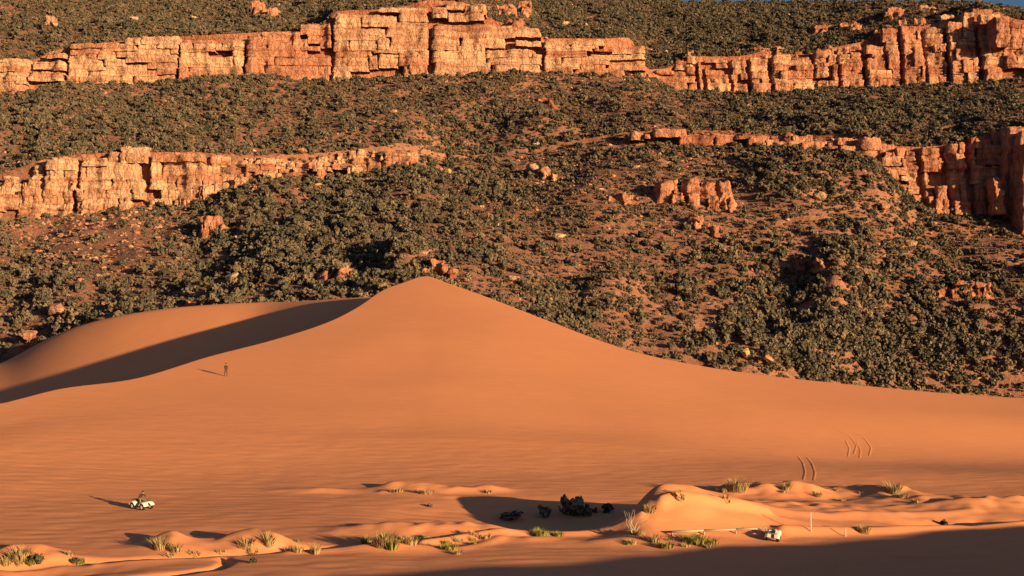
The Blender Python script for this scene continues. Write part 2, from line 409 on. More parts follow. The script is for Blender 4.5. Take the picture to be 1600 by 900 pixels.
# ------------------------------------------------------------------ hillside
def lev(pyp, yp, s1=14, s2=20): return curve(pyp, s1), curve(yp, s2)
LV = []
LV.append(lev([(-1400, 640), (-300, 625), (0, 595), (120, 530), (200, 512), (420, 492), (600, 482), (700, 480), (800, 510), (1000, 575), (1140, 600), (1300, 618), (1600, 638), (3000, 650)],
              [(-1400, 366), (0, 344), (300, 324), (600, 322), (800, 330), (1000, 350), (1140, 372), (1300, 402), (1600, 428), (3000, 445)]))
LV.append(lev([(-1400, 480), (0, 455), (300, 425), (600, 385), (800, 395), (1000, 420), (1200, 440), (1600, 480), (3000, 480)],
              [(-1400, 400), (0, 420), (600, 430), (1000, 455), (1600, 480), (3000, 480)], 40, 40))
LV.append(lev([(-1400, 370), (-300, 360), (0, 348), (80, 336), (200, 326), (300, 322), (360, 300), (400, 285), (520, 280), (640, 262), (700, 275), (850, 265), (980, 232), (1100, 225), (1250, 232), (1360, 245), (1400, 290), (1440, 325), (1540, 337), (1640, 345), (3000, 350)],
              [(-1400, 500), (0, 540), (80, 548), (300, 556), (520, 570), (640, 580), (850, 596), (1100, 606), (1250, 598), (1380, 582), (1440, 577), (1540, 574), (1700, 570), (3000, 500)]))
LV.append(lev([(-1400, 290), (-300, 285), (0, 272), (80, 246), (200, 238), (300, 238), (400, 244), (520, 238), (640, 226), (700, 244), (850, 230), (980, 207), (1100, 203), (1250, 214), (1330, 208), (1380, 226), (1440, 230), (1500, 224), (1540, 210), (1640, 195), (3000, 190)],
              [(-1400, 510), (0, 556), (80, 555), (300, 562), (520, 580), (640, 592), (700, 620), (850, 625), (980, 616), (1250, 608), (1380, 590), (1440, 585), (1540, 582), (1700, 578), (3000, 510)]))
LV.append(lev([(-1400, 215), (0, 198), (400, 178), (800, 168), (1000, 165), (1200, 180), (1600, 165), (3000, 160)],
              [(-1400, 600), (0, 650), (800, 680), (1100, 700), (1600, 670), (3000, 600)], 30, 30))
LV.append(lev([(-1400, 175), (-200, 165), (0, 153), (40, 150), (90, 130), (200, 131), (300, 123), (400, 121), (500, 126), (600, 122), (700, 119), (800, 113), (900, 116), (1000, 115), (1030, 128), (1060, 142), (1200, 146), (1300, 139), (1400, 137), (1500, 135), (1600, 126), (3000, 120)],
              [(-1400, 690), (0, 742), (500, 752), (960, 762), (1010, 785), (1080, 806), (1400, 800), (1600, 785), (3000, 720)]))
UCT_PTS = [(-1400, 110), (-200, 104), (0, 98), (62, 92), (70, 84), (100, 76), (200, 63), (300, 56), (380, 52), (400, 51), (508, 45), (520, 18), (600, 14), (640, 8), (670, 0), (720, 3), (745, 12), (772, 32), (830, 44), (848, 60), (950, 60), (985, 58), (1000, 88), (1012, 109), (1040, 107), (1085, 88),
           (1150, 88), (1200, 80), (1250, 86), (1300, 75), (1345, 66), (1380, 48), (1430, 42), (1500, 28), (1540, 14), (1600, 32), (3000, 30)]
LV.append((curve(UCT_PTS, 5), curve([(-1400, 696), (0, 750), (500, 760), (960, 770), (1010, 794), (1080, 814), (1400, 815), (1600, 797), (3000, 730)], 20)))
LV.append((curve([(-1400, 30), (0, 25), (500, 5), (700, -18), (850, 18), (1000, 50), (1200, 40), (1400, 20), (1540, 11), (1600, 22), (3000, 60)], 25),
           curve([(-1400, 850), (0, 900), (1000, 950), (1600, 900), (3000, 850)], 40)))
LV.append((curve([(-1400, -40), (0, -45), (500, -40), (700, -34), (850, -12), (1000, -3), (1060, 4), (1200, 3), (1400, 4), (1500, 6), (1540, 9), (1600, 16), (1900, 50), (3000, 60)], 14),
           curve([(-1400, 1050), (0, 1100), (1000, 1150), (1500, 1040), (1600, 1000), (3000, 950)], 40)))
hp = np.concatenate([np.linspace(-1300, -80, 50, endpoint=False), np.linspace(-80, 1680, 640), np.linspace(1680, 2900, 51)[1:]])
LP = []
for py_f, y_f in LV:
    LP.append(np.stack(at(hp, py_f(hp), y_f(hp)), 0))       # 3 x nc
LP[0][2] -= 1.0
apron = LP[0].copy(); apron[1] -= 30; apron[2] -= 9
back = LP[-1].copy(); back[1] += 900; back[2] -= 40
back[0] *= back[1] / LP[-1][1]
NR = [6, 40, 40, 10, 34, 30, 12, 26, 30, 8]
segs = [apron] + LP + [back]
rows, kinds = [], []
for i, n in enumerate(NR):
    for k in range(n):
        s = k / n
        rows.append(segs[i] * (1 - s) + segs[i + 1] * s); kinds.append(i)
rows.append(segs[-1]); kinds.append(len(NR) - 1)
H = np.stack(rows, 0)                                      # rows x 3 x nc
kinds = np.array(kinds)
HX, HY, HZ = H[:, 0].copy(), H[:, 1].copy(), H[:, 2].copy()
slope_mask = np.isin(kinds, [1, 2, 4, 5, 7, 8]).astype(float)
# fade relief near the fixed lines
fade = np.zeros(len(kinds)); st = 0
for i, n in enumerate(NR):
    ks = np.arange(n) / n
    if i in (1, 2, 4, 5, 7, 8):
        f = np.clip(np.minimum(ks, 1 - ks) * 5, 0, 1)
        if i == 1: f = np.clip((1 - 0 * ks) * np.minimum(1, ks * 5), 0, 1)
        if i == 2: f = np.clip((1 - ks) * 5, 0, 1)
        if i == 4: f = np.clip(ks * 5, 0, 1)
        if i == 5: f = np.clip((1 - ks) * 5, 0, 1)
        if i in (7,): f = np.clip(ks * 4, 0, 1)
        if i == 8: f = np.clip((1 - ks) * 3, 0.15, 1)
        fade[st:st + n] = f
    st += n
big = fbm(HX / 62, HY / 85, 2.0, 3)
rid = 1 - np.abs(fbm(HX / 40 + HY / 130, HY / 150, 5.0, 2)) * 2
sm = fbm(HX / 11, HY / 11, 9.0, 3)
dz = (5.5 * big + 2.4 * (rid - 0.4) + 1.1 * sm) * fade[:, None]
# a shaded gully and a spur on the lower right, a dark draw in the middle
def spot(px, py, rx, ry):
    PX, PY = proj(HX, HY, HZ)
    return np.exp(-((PX - px) / rx) ** 2 - ((PY - py) / ry) ** 2)
dz += fade[:, None] * (17.0 * spot(1312, 470, 42, 50) - 7.0 * spot(1205, 490, 60, 50) + 7 * spot(1260, 270, 90, 30) + 11 * spot(850, 215, 55, 24) - 8 * spot(755, 250, 30, 30) + 8 * spot(960, 455, 45, 30) - 6 * spot(880, 478, 40, 20) + 7 * spot(635, 410, 28, 20) - 5 * spot(565, 425, 28, 20) + 7 * spot(640, 235, 40, 22))
HZ = HZ + dz
cl = np.isin(kinds, [3, 6]).astype(float)[:, None]
HY = HY + cl * (3.0 + 1.2 * fbm(HX / 6, HZ / 9, 3.3, 3))
hill = mesh_obj('hillside', np.stack([HX.ravel(), HY.ravel(), HZ.ravel()], 1), grid_faces(*HX.shape), M_SOIL, smooth=True)
hill.data.materials.append(M_ROCKRED)
fk = np.repeat(kinds[:-1], len(hp) - 1)
fpx = np.tile(0.5 * (hp[1:] + hp[:-1]), len(kinds) - 1)
hill.data.polygons.foreach_set('material_index', ((fk == 6) | ((fk == 3) & (((fpx > 60) & (fpx < 320)) | (fpx > 1375)))).astype(np.int32))
tag(hill, 'steep reddish hillside rising in benches behind the dunes', kind='structure')
HPX, HPY = proj(HX, HY, HZ)
rowstart = np.concatenate([[0], np.cumsum(NR)])

# ------------------------------------------------------------------ cliff blocks
STR = []
_z = 0.0; _r = random.Random(4)
while _z < 420:
    STR.append((_z, _r.uniform(-0.9, 0.7))); _z += _r.choice([0.7, 1.1, 1.6, 2.6, 4.0])
STRZ = np.array([s[0] for s in STR]); STRO = np.array([s[1] for s in STR])
def strata(z): return STRO[np.clip(np.searchsorted(STRZ, z) - 1, 0, len(STRO) - 1)]
brnd = random.Random(77)
def rock_block(parent, cx, yf, z0, z1, w, d, mat, name='rock_block', rz=0.0, rough=1.0, taper=0.0, strat=1.0):
    """a joint-bounded sandstone block: front face at yf (towards the viewer)"""
    h = z1 - z0
    nx, nz, ny = max(3, min(20, int(w / 1.0) + 2)), max(3, min(24, int(h / 0.55) + 2)), 3
    vid, V, Fc = {}, [], []
    def vert(i, j, k):
        key = (i, j, k)
        if key not in vid:
            vid[key] = len(V); V.append((i / nx, j / ny, k / nz))
        return vid[key]
    for i in range(nx):
        for k in range(nz):
            Fc.append((vert(i, 0, k), vert(i + 1, 0, k), vert(i + 1, 0, k + 1), vert(i, 0, k + 1)))
    for j in range(ny):
        for k in range(nz):
            Fc.append((vert(0, j + 1, k), vert(0, j, k), vert(0, j, k + 1), vert(0, j + 1, k + 1)))
            Fc.append((vert(nx, j, k), vert(nx, j + 1, k), vert(nx, j + 1, k + 1), vert(nx, j, k + 1)))
    for i in range(nx):
        for j in range(ny):
            Fc.append((vert(i, j, nz), vert(i + 1, j, nz), vert(i + 1, j + 1, nz), vert(i, j + 1, nz)))
    A = np.array(V)
    u, v, q = A[:, 0] * 2 - 1, A[:, 1], A[:, 2]
    tap = 1 - taper * q
    lx = u * w / 2 * tap
    ly = v * d
    lz = q * h
    # worn vertical arrises and top edges
    ly = ly + np.where(v < 0.01, 1, 0.2) * np.clip(np.abs(u) - 0.8, 0, 1) ** 2 * 8.0 * min(1.0, w / 10)
    ly = ly + (1 - v) * np.clip(q - 0.9, 0, 1) ** 2 * 40.0 * min(1.0, h / 12)
    wx, wz = lx + cx, lz + z0
    fx = fbm(wx / 4.5, wz / 7.0, 1.7, 3) * 1.0 * rough + 2.6 * perlin(wx / 15, wz / 40, 4.2) + 1.7 * perlin(wx / 5.5, wz / 22, 6.4)
    ly = ly - (1 - v) * (strata(wz + 1.2 * perlin(wx / 60, 0.3)) * strat + fx)
    lx = lx + 0.7 * rough * fbm(wz / 3.0, wx / 5 + ly / 3.0, 7.0, 2) * np.sign(u) * (np.abs(u) > 0.9)
    lz = lz + (q > 0.99) * (0.9 * rough * fbm(wx / 3.5, ly / 3 + yf, 1.0, 2))
    lx = lx + q * h * brnd.uniform(-0.09, 0.09) + 0.5 * perlin(wz / 4.0, yf / 3.0, cx / 7.0) * np.sign(u) * (np.abs(u) > 0.9)
    ly = ly + (1 - v) * (0.9 * rough * np.abs(perlin(wx / 2.3, wz / 3.6, 9.1)) + 0.45 * perlin(wx / 1.1, wz / 0.9, 3.3) + 0.8 * np.clip(perlin(wx / 3.5, wz / 1.2, 12.0), 0, 1))
    me_v = np.stack([lx, ly, lz], 1)
    o = mesh_obj(name, me_v, np.array(Fc), mat, parent, loc=(cx, yf, z0))
    o.rotation_euler = (0, 0, rz)
    return o
def cliff_band(parent, px0, px1, base_f, top_f, y_f, mat_f, wmin, wmax, splits, seed, gap=0.4, lean=1.0, jut=1.0, majors=(), skip=0.0, ragged=1.0, drop=3.0, depth=14.0):
    """courses of blocks laid one above the other; joints do not line up between courses, save the major cracks"""
    r = random.Random(seed); n = 0
    wob = [r.uniform(0, 100) for _ in range(4)]
    fr = [0.0] + list(splits) + [1.0]
    for k in range(len(fr) - 1):
        edges = sorted(set([px0, px1] + [m for m in majors if px0 < m < px1])); cuts = []
        for e0, e1 in zip(edges[:-1], edges[1:]):
            x = e0
            while x < e1 - 1:
                wv = r.uniform(wmin, wmax) * r.choice([0.45, 0.7, 1.0, 1.0, 1.5])
                x2 = x + wv
                if e1 - x2 < wmin * 0.5: x2 = e1
                cuts.append((x, min(x2, e1), x == e0 and e0 in majors, x2 >= e1 and e1 in majors)); x = x2
        for (a0, a1, ml, mr) in cuts:
            if r.random() < skip: continue
            pc = 0.5 * (a0 + a1)
            b, tp, Y = float(base_f(pc)), float(np.mean(top_f(np.linspace(a0, a1, 5)))), float(y_f(pc))
            if b - tp < 6: continue
            _, _, zb = at(pc, b, Y); x0, _, zt = at(a0, tp, Y); x1, _, _ = at(a1, tp, Y)
            Hh = zt - zb
            f0, f1 = fr[k], fr[k + 1]
            wv = 0.04 * math.sin(pc / 90 + wob[k % 4])
            z0 = zb + Hh * (f0 + (wv if k else 0)) - (drop if k == 0 else 0.3)
            last = k == len(fr) - 2
            z1 = zb + Hh * (f1 + (0 if last else 0.04 * math.sin(pc / 90 + wob[(k + 1) % 4]))) + (r.uniform(-1.2, 1.2) * ragged if last else r.uniform(-0.25, 0.25))
            if z1 - z0 < 0.8: continue
            gl = gap * (r.uniform(2.5, 4.0) if ml else r.choice([0.0, 0.05, 0.12, 0.6])); gr_ = gap * (r.uniform(2.5, 4.0) if mr else r.choice([0.0, 0.05, 0.12, 0.6]))
            yy = Y - 3.0 + lean * k + r.uniform(-jut, jut)
            rock_block(parent, 0.5 * (x0 + gl + x1 - gr_), yy, z0, z1, max(1.0, x1 - x0 - gl - gr_), depth - lean * k, mat_f(pc, k, r), rz=r.uniform(-0.04, 0.04), taper=r.uniform(0, 0.04) * ragged); n += 1
    return n
def upper_mat(pc, k, r):
    if pc > 1010: return M_ROCKRED if r.random() < 0.55 else M_ROCK
    if 380 < pc < 520: return M_ROCKRED
    if pc > 850: return M_ROCKRED if r.random() < 0.4 else M_ROCK
    return M_ROCKRED if (k == 0 and r.random() < 0.45) else M_ROCK
upper_left = tag(empty('sandstone_cliff', at(500, 125, 752)), 'long upper cliff of banded orange sandstone, left of the notch', kind='structure')
upper_right = tag(empty('sandstone_cliff', at(1300, 140, 800)), 'broken upper cliff of red sandstone, right of the notch', kind='structure')
lower_left = tag(empty('sandstone_cliff', at(200, 330, 555)), 'lower pale orange cliff above the left end of the dunes', kind='structure')
lower_right = tag(empty('sandstone_cliff', at(1450, 330, 575)), 'lower red cliff and ledges at the right edge', kind='structure')
for e in (upper_left, upper_right, lower_left, lower_right): e['anchor'] = 1
def P0(e):   # children are placed in world coordinates
    return e
class Root:
    pass
bpy.context.view_layer.update()
roots = {}
def fix_children(e):
    inv = Matrix.Translation(-e.location)
    for c in e.children:
        c.matrix_parent_inverse = inv
sub_f = lambda f, d: (lambda x: f(x) + d)
UB, UY = LV[5][0], LV[5][1]; UT = LV[6][0]
n1 = cliff_band(upper_left, -70, 1008, UB, UT, UY, upper_mat, 26, 110, [0.13, 0.30, 0.44, 0.60, 0.74, 0.88], 21, gap=0.3, jut=0.9, lean=0.7, majors=(46, 106, 280, 383, 519, 672, 848), ragged=2.6, skip=0.03)
n2 = cliff_band(upper_right, 1025, 1660, UB, UT, UY, upper_mat, 16, 46, [0.2, 0.36, 0.55, 0.7, 0.85], 22, lean=1.4, jut=1.7, gap=0.45, majors=(1088, 1100, 1142, 1170, 1205, 1272, 1310, 1350, 1408, 1445, 1480, 1530), ragged=2.4, skip=0.06)
LB, LY, LT = LV[2][0], LV[2][1], LV[3][0]
n3 = cliff_band(lower_left, 70, 318, LB, LT, LY, lambda p, k, r: M_ROCK, 12, 56, [0.15, 0.36, 0.55, 0.8], 23, jut=1.3, gap=0.4, lean=0.8, majors=(122, 232), ragged=2.8, skip=0.07)
n3 += cliff_band(lower_left, 318, 650, sub_f(LB, -3), LT, LY, lambda p, k, r: M_ROCK if r.random() < .7 else M_ROCKRED, 9, 26, [0.25, 0.5, 0.75], 24, lean=3.6, jut=2.4, gap=0.5, skip=0.2, ragged=2.0)
n3 += cliff_band(lower_left, -60, 72, sub_f(LB, -6), LT, LY, lambda p, k, r: M_ROCK, 10, 34, [0.25, 0.5, 0.75], 25, lean=4.2, jut=2.4, gap=0.5, skip=0.18, ragged=2.0)
n4 = cliff_band(lower_right, 985, 1378, sub_f(LB, -1), LT, LY, lambda p, k, r: M_ROCKRED, 14, 56, [0.5], 26, lean=2.6, jut=1.8, gap=0.4, skip=0.16, ragged=1.8)
n4 += cliff_band(lower_right, 1375, 1600, LB, LT, LY, lambda p, k, r: M_ROCK if k == 2 else M_ROCKRED, 14, 44, [0.2, 0.42, 0.66, 0.84], 27, lean=1.6, jut=1.8, gap=0.5, ragged=2.0, skip=0.05, majors=(1440, 1480, 1515))
# the buttress whose flank stands in its own shade
rb = random.Random(3)
for (xo, y0, y1, pyb, pyt) in ((0, 550, 562, 352, 222), (0.7, 561, 569, 348, 204), (-0.5, 568, 588, 345, 198)):
    xl = (1604 - 800) / FPX * 550 + xo
    _, _, zb = at(1600, pyb, y0); _, _, zt = at(1600, pyt, y0)
    rock_block(lower_right, xl + 14, y0, zb - 4, zt, 28, y1 - y0 + 1, M_ROCKRED, rz=0.02, rough=1.4)
x, y, z = at(1566, 325, 560)
rock_block(lower_right, x, y, z - 3, at(1566, 276, 560)[2], 6.0, 8, M_ROCKRED, rough=1.8, taper=0.2)
# upper right alcove
x0 = (1580 - 800) / FPX * 775 - 24
for (pyb, pyt, ww, y0) in ((66, 26, 9, 776),):
    _, _, zb = at(1560, pyb, y0); _, _, zt = at(1560, pyt, y0)
    rock_block(upper_right, x0 + 24, y0, zb - 3, zt, ww, 26, M_ROCKRED, rough=1.4)
# ragged pinnacles along the right-hand rim and small blocks along the left rim
for (pcx, top, wpx) in ((1080, 80, 14), (1152, 76, 10), (1186, 72, 12), (1198, 76, 20), (1218, 74, 15), (1245, 82, 12), (1305, 71, 30), (1335, 70, 26), (1372, 45, 16), (1392, 38, 18), (1412, 30, 14), (1440, 28, 26), (1478, 24, 24), (1525, 14, 22)):
    Y = float(LV[6][1](pcx)) + 1
    x, _, zt = at(pcx, top, Y); zb = at(pcx, top + 26, Y)[2]
    rock_block(upper_right, x, Y - 1, zb, zt, wpx * Y / FPX, 7, M_ROCK if rb.random() < .5 else M_ROCKRED, rough=1.5, taper=rb.uniform(0.1, 0.4))
for e in (upper_left, upper_right, lower_left, lower_right): fix_children(e)
print('cliff blocks', n1, n2, n3, n4)

# outcrops standing alone among the shrubs
def hill_point(px, py):
    d = (HPX - px) ** 2 + (HPY - py) ** 2
    # nearest visible: keep slope rows
    d = d + (1 - slope_mask)[:, None] * 1e6
    i = np.unravel_index(np.argmin(d), d.shape)
    return float(HX[i]), float(HY[i]), float(HZ[i])
def outcrop(label, blocks, mat, yoff=-2.0):
    x, y, z = hill_point(*blocks[0][:2])
    e = tag(empty('rock_outcrop', (x, y, z)), label, 'rock outcrop', 'bare rock outcrops on the wooded slope')
    r = random.Random(int(blocks[0][0]))
    for (px, py, wpx, hpx) in blocks:
        _, Y, _ = hill_point(px, py)
        Y += yoff
        bx, _, bz = at(px, py, Y); _, _, tz = at(px, py - hpx, Y)
        for k in range(2):
            hx_ = r.uniform(-.6, .6) * wpx; f_ = r.uniform(.25, .55)
            x2, _, _ = at(px + hx_, py, Y - 2.5)
            rock_block(e, x2, Y - 2.5 + r.uniform(-1.5, 1), bz - 3, bz + (tz - bz) * f_, wpx * Y / FPX * r.uniform(.3, .6), 6, mat, rough=2.2, rz=r.uniform(-.5, .5), taper=r.uniform(.1, .4))
        rock_block(e, bx, Y + r.uniform(-2, 2), bz - 3, tz, wpx * Y / FPX * 1.0, 9, mat, rough=1.9, rz=r.uniform(-.3, .3), taper=r.uniform(0, .3))
    fix_children(e)
outcrop('orange blocky outcrop facing the light on the right half of the slope', [(1045, 316, 34, 34), (1078, 318, 30, 38), (1106, 322, 26, 38), (1132, 324, 26, 40), (1090, 350, 22, 14), (1112, 362, 30, 12)], M_ROCKRED)
outcrop('small square red outcrop below the lower pale cliff', [(320, 365, 18, 26), (338, 364, 18, 25)], M_ROCKRED)
outcrop('low orange outcrop of two blocks left of the bigger one', [(966, 316, 22, 16), (985, 312, 12, 10)], M_ROCKRED)
outcrop('red square block just above the dune peak', [(684, 428, 22, 24), (662, 432, 12, 12), (706, 432, 14, 10)], M_ROCKRED)
outcrop('thin red ledge in the middle of the upper slope', [(850, 162, 26, 8)], M_ROCKRED)
outcrop('pale broken outcrop under the dark trees at mid slope', [(835, 276, 14, 22), (852, 280, 16, 20), (868, 284, 12, 14)], M_ROCK)
outcrop('low tan outcrop left of the dune peak', [(502, 440, 14, 14), (535, 436, 12, 20)], M_ROCKRED)
outcrop('flat bare red patch of rock on the right slope', [(1262, 412, 34, 9), (1290, 414, 24, 7)], M_ROCKRED)
outcrop('reddish low outcrop near the right edge of the slope', [(1505, 456, 30, 16), (1535, 458, 28, 16), (1470, 456, 22, 8)], M_ROCKRED)
outcrop('red ledge high on the left above the cliff', [(78, 42, 16, 18)], M_ROCK)
outcrop('pink rock knob on the plateau left of the tall banded cliff', [(402, 22, 24, 20), (425, 26, 18, 14)], M_ROCKRED)
outcrop('pink rock ledges on the plateau right of the tall banded cliff', [(788, 22, 40, 16), (818, 24, 24, 22), (800, 42, 30, 12)], M_ROCKRED)
outcrop('red stepped outcrop on the slope above the right cliff', [(1290, 50, 40, 10), (1330, 46, 30, 12), (1400, 26, 36, 14), (1450, 20, 40, 10)], M_ROCKRED)

# ------------------------------------------------------------------ boulders
def boulder_mesh(seed):
    r = np.random.RandomState(seed)
    bm = bmesh.new(); bmesh.ops.create_icosphere(bm, subdivisions=2, radius=1.0)
    planes = [(v / np.linalg.norm(v), r.uniform(0.4, 0.75)) for v in r.normal(size=(14, 3))]
    for v in bm.verts:
        c = np.array(v.co)
        for n, d in planes:
            k = c.dot(n) - d
            if k > 0: c = c - n * k
        v.co = c * np.array([1.35, 1.1, 0.85])
    me = bpy.data.meshes.new('boulder'); bm.to_mesh(me); bm.free(); return me
BM = {}
for k, m in (('red', M_ROCKRED), ('tan', M_ROCK), ('pale', M_PALE)):
    BM[k] = []
    for s in range(4):
        me = boulder_mesh(s + 31); me.materials.append(m); BM[k].append(me)
def boulder(x, y, z, r, k, label, group=None, sq=1.0):
    o = bpy.data.objects.new('boulder', random.choice(BM[k])); COL.objects.link(o)
    o.location = (x, y, z + r * 0.25); o.scale = (r, r, r * sq); o.rotation_euler = (random.uniform(-.3, .3), random.uniform(-.3, .3), random.uniform(0, 6.28))
    tag(o, label, 'boulder', group); return o
SPECIAL = [(872, 376, 2.6, 'pale', 'white boulder among brown shrubs right of the dune peak'), (1425, 386, 2.6, 'pale', 'pale boulder on the right part of the slope'), (1166, 563, 1.7, 'pale', 'bright white boulder at the dune edge beside dark bushes'),
 (1202, 574, 1.5, 'tan', 'tan boulder at the dune edge, right of the white one'), (1278, 314, 3.0, 'pale', 'pale slanted boulder below the green knoll'), (92, 494, 3.4, 'tan', 'broad tan boulder at the foot of the left slope'), (50, 530, 2.4, 'tan', 'rounded tan boulder by the left dune edge'),
 (700, 275, 3.0, 'pale', 'small pale boulder beside the dark draw at mid slope'), (365, 440, 2.4, 'pale', 'pale boulder behind the left dune crest'), (1168, 520, 2.6, 'red', 'red boulder under the dark trees on the right'), (210, 34, 3.3, 'tan', 'tan boulder on the left plateau'), (302, 30, 2.4, 'pale', 'pale boulder on the plateau near the cliff rim'),
 (880, 42, 3.6, 'pale', 'pink boulder on the far plateau right of the banded cliff'), (915, 44, 3.0, 'pale', 'second pink boulder on the far plateau, nearer the notch'), (1040, 86, 2.4, 'pale', 'pale boulder on the wooded slope above the notch'), (475, 242, 2.7, 'tan', 'bright tan boulder leaning on the lower left cliff'), (1382, 330, 3, 'red', 'red boulder left of the lower right cliff')]
for px, py, r, k, lab in SPECIAL:
    x, y, z = hill_point(px, py)
    if 'dune edge' in lab and px > 1000: y -= 3.0; z += 0.9; x, r = x * (y / (y + 3.0)), r * 1.25
    boulder(x, y - 1.0, z + r * 0.4, r, k, lab, 'boulders on the slope')

# ------------------------------------------------------------------ shrubs and trees
def crown_mesh(name, seed, mat, clumps=16, per=15, flat=0.75, leaf=0.15, spread=0.30):
    r = np.random.RandomState(seed); V, Fc = [], []
    cs = []
    for i in range(clumps):
        a = r.uniform(0, 6.28); rr = math.sqrt(r.uniform(0, 1)) * 0.72; zz = r.uniform(0.12, 1.0) * math.sqrt(max(0.08, 1 - rr * rr)) * flat * 1.25
        cs.append((rr * math.cos(a), rr * math.sin(a), zz + 0.05, r.uniform(0.7, 1.25)))
    for cx, cy, cz, sc in cs:
        for j in range(per):
            d = r.normal(size=3); d /= np.linalg.norm(d)
            p = np.array([cx, cy, cz]) + d * spread * sc * r.uniform(0.5, 1.0)
            p[2] = max(p[2], 0.02)
            n = d + r.normal(size=3) * 0.45; n /= np.linalg.norm(n)
            t1 = np.cross(n, r.normal(size=3)); t1 /= np.linalg.norm(t1); t2 = np.cross(n, t1)
            s = leaf * r.uniform(0.7, 1.35); b0 = len(V)
            for a_, b_ in ((-1, -0.7), (0.9, -0.8), (1, 0.7), (-0.8, 0.9)): V.append(p + t1 * s * a_ + t2 * s * b_)
            Fc.append((b0, b0 + 1, b0 + 2, b0 + 3))
    me = bpy.data.meshes.new(name); me.from_pydata([tuple(v) for v in V], [], Fc); me.materials.append(mat); me.update()
    return me
def trunk_mesh(seed, limbs=4, h=0.75, rad=0.07):
    r = random.Random(seed); bm = bmesh.new()
    def tube(p, q, r0, r1):
        d = (q - p); L = d.length
        m = Matrix.Translation((p + q) / 2) @ d.to_track_quat('Z', 'Y').to_matrix().to_4x4()
        bmesh.ops.create_cone(bm, cap_ends=True, segments=6, radius1=r0, radius2=r1, depth=L, matrix=m)
    top = Vector((r.uniform(-.08, .08), r.uniform(-.08, .08), h * 0.5))
    tube(Vector((0, 0, -0.12)), top, rad, rad * 0.7)
    for i in range(limbs):
        a = i * 6.28 / limbs + r.uniform(-.4, .4)
        tube(top * r.uniform(0.5, 1), Vector((math.cos(a) * .42, math.sin(a) * .42, h * r.uniform(.75, 1.05))), rad * 0.55, rad * 0.2)
    me = bpy.data.meshes.new('trunk'); bm.to_mesh(me); bm.free(); me.materials.append(M_BARK); return me
JC = [crown_mesh('crown', 100 + i, M_JUN, clumps=18, per=15, flat=0.95) for i in range(5)]
OC = [crown_mesh('crown', 200 + i, M_OAK, clumps=13, per=15, flat=0.62, leaf=0.14, spread=0.32) for i in range(5)]
JT = [trunk_mesh(i) for i in range(3)]; OT = [trunk_mesh(10 + i, 5, 0.5, 0.045) for i in range(3)]

# where shrubs grow and which: areas read from the photo (px, py, rx, ry, juniper weight, scrub weight)
AREAS = [(1330, 560, 120, 40, 2.5, 0), (1500, 520, 120, 60, 1.6, 0), (500, 400, 150, 40, 1.2, 0), (560, 330, 120, 60, 2.2, -0.2), (420, 390, 130, 55, 2.2, -0.2), (840, 210, 90, 28, 2.6, -0.3), (680, 260, 90, 40, 1.4, 0), (760, 255, 30, 40, 2.5, 0), (1290, 520, 150, 60, 2.6, -0.2), (1450, 560, 170, 50, 2.2, 0), (1240, 470, 60, 40, 1.5, -.3),
         (1280, 275, 120, 35, 2.4, -0.4), (1300, 190, 150, 32, 1.8, 0), (1430, 190, 90, 30, 1.4, 0), (180, 200, 150, 40, 1.3, 0.1), (60, 190, 30, 50, 2.0, 0), (350, 150, 80, 30, 1.3, 0), (560, 420, 60, 30, 2, 0), (890, 480, 60, 22, 2.6, -.2), (1350, 400, 200, 50, 0.8, .2),
         (150, 370, 170, 55, -0.62, -0.85), (60, 300, 80, 40, -0.7, -0.8), (250, 410, 100, 30, -0.3, -.2), (150, 460, 150, 40, 0.3, 0.3), (950, 300, 110, 60, -0.45, 0.1), (1100, 340, 80, 25, -.4, -.3), (930, 430, 70, 30, -0.3, 0.1), (760, 160, 200, 30, -.25, .5), (450, 270, 120, 25, -.4, -.5), (1200, 225, 180, 12, -.5, -.6),
         (1100, 60, 110, 45, 2.6, -.2), (1200, 40, 150, 30, 2.2, -.1), (930, 20, 80, 20, 2.0, -.2), (200, 30, 250, 35, 1.4, 0), (1420, 600, 50, 12, -.8, -.6), (1570, 595, 50, 14, -.9, -.6), (1400, 45, 120, 25, -.4, -.3)]
cells = []
Ac = HX[:-1, :-1]
PXc = 0.25 * (HPX[:-1, :-1] + HPX[1:, :-1] + HPX[:-1, 1:] + HPX[1:, 1:]); PYc = 0.25 * (HPY[:-1, :-1] + HPY[1:, :-1] + HPY[:-1, 1:] + HPY[1:, 1:])
P3 = np.stack([HX, HY, HZ], -1)
area = np.linalg.norm(np.cross(P3[1:, :-1] - P3[:-1, :-1], P3[:-1, 1:] - P3[:-1, :-1]), axis=-1)
inview = (PXc > -180) & (PXc < 1800) & (PYc > -30) & (PYc < 700)
wj = np.full(PXc.shape, 0.55); wo = np.full(PXc.shape, 1.0)
for px, py, rx, ry, a, c in AREAS:
    g = np.exp(-((PXc - px) / rx) ** 2 - ((PYc - py) / ry) ** 2)
    wj += a * g; wo += c * g
patch = 1 + 0.9 * fbm(P3[:-1, :-1, 0] / 28, P3[:-1, :-1, 1] / 28, 4.0, 3)
patch2 = 1 + 0.9 * fbm(P3[:-1, :-1, 0] / 20, P3[:-1, :-1, 1] / 20, 14.0, 3)
wj = np.clip(wj, 0.06, 9) * np.clip(patch, 0.1, 3); wo = np.clip(wo, 0.10, 9) * np.clip(patch2, 0.15, 3)
nearbase = np.zeros(len(kinds) - 1)
for i_ in (2, 5): nearbase[rowstart[i_ + 1] - 3:rowstart[i_ + 1]] = 1
for i_ in (4, 7): nearbase[rowstart[i_]:rowstart[i_] + 2] = 1
wj = wj * (1 + 2.6 * nearbase[:, None]); wo = wo * (1 + 2.0 * nearbase[:, None])
wj[(kinds[:-1] == 3) | (kinds[:-1] == 6)] *= 0.35
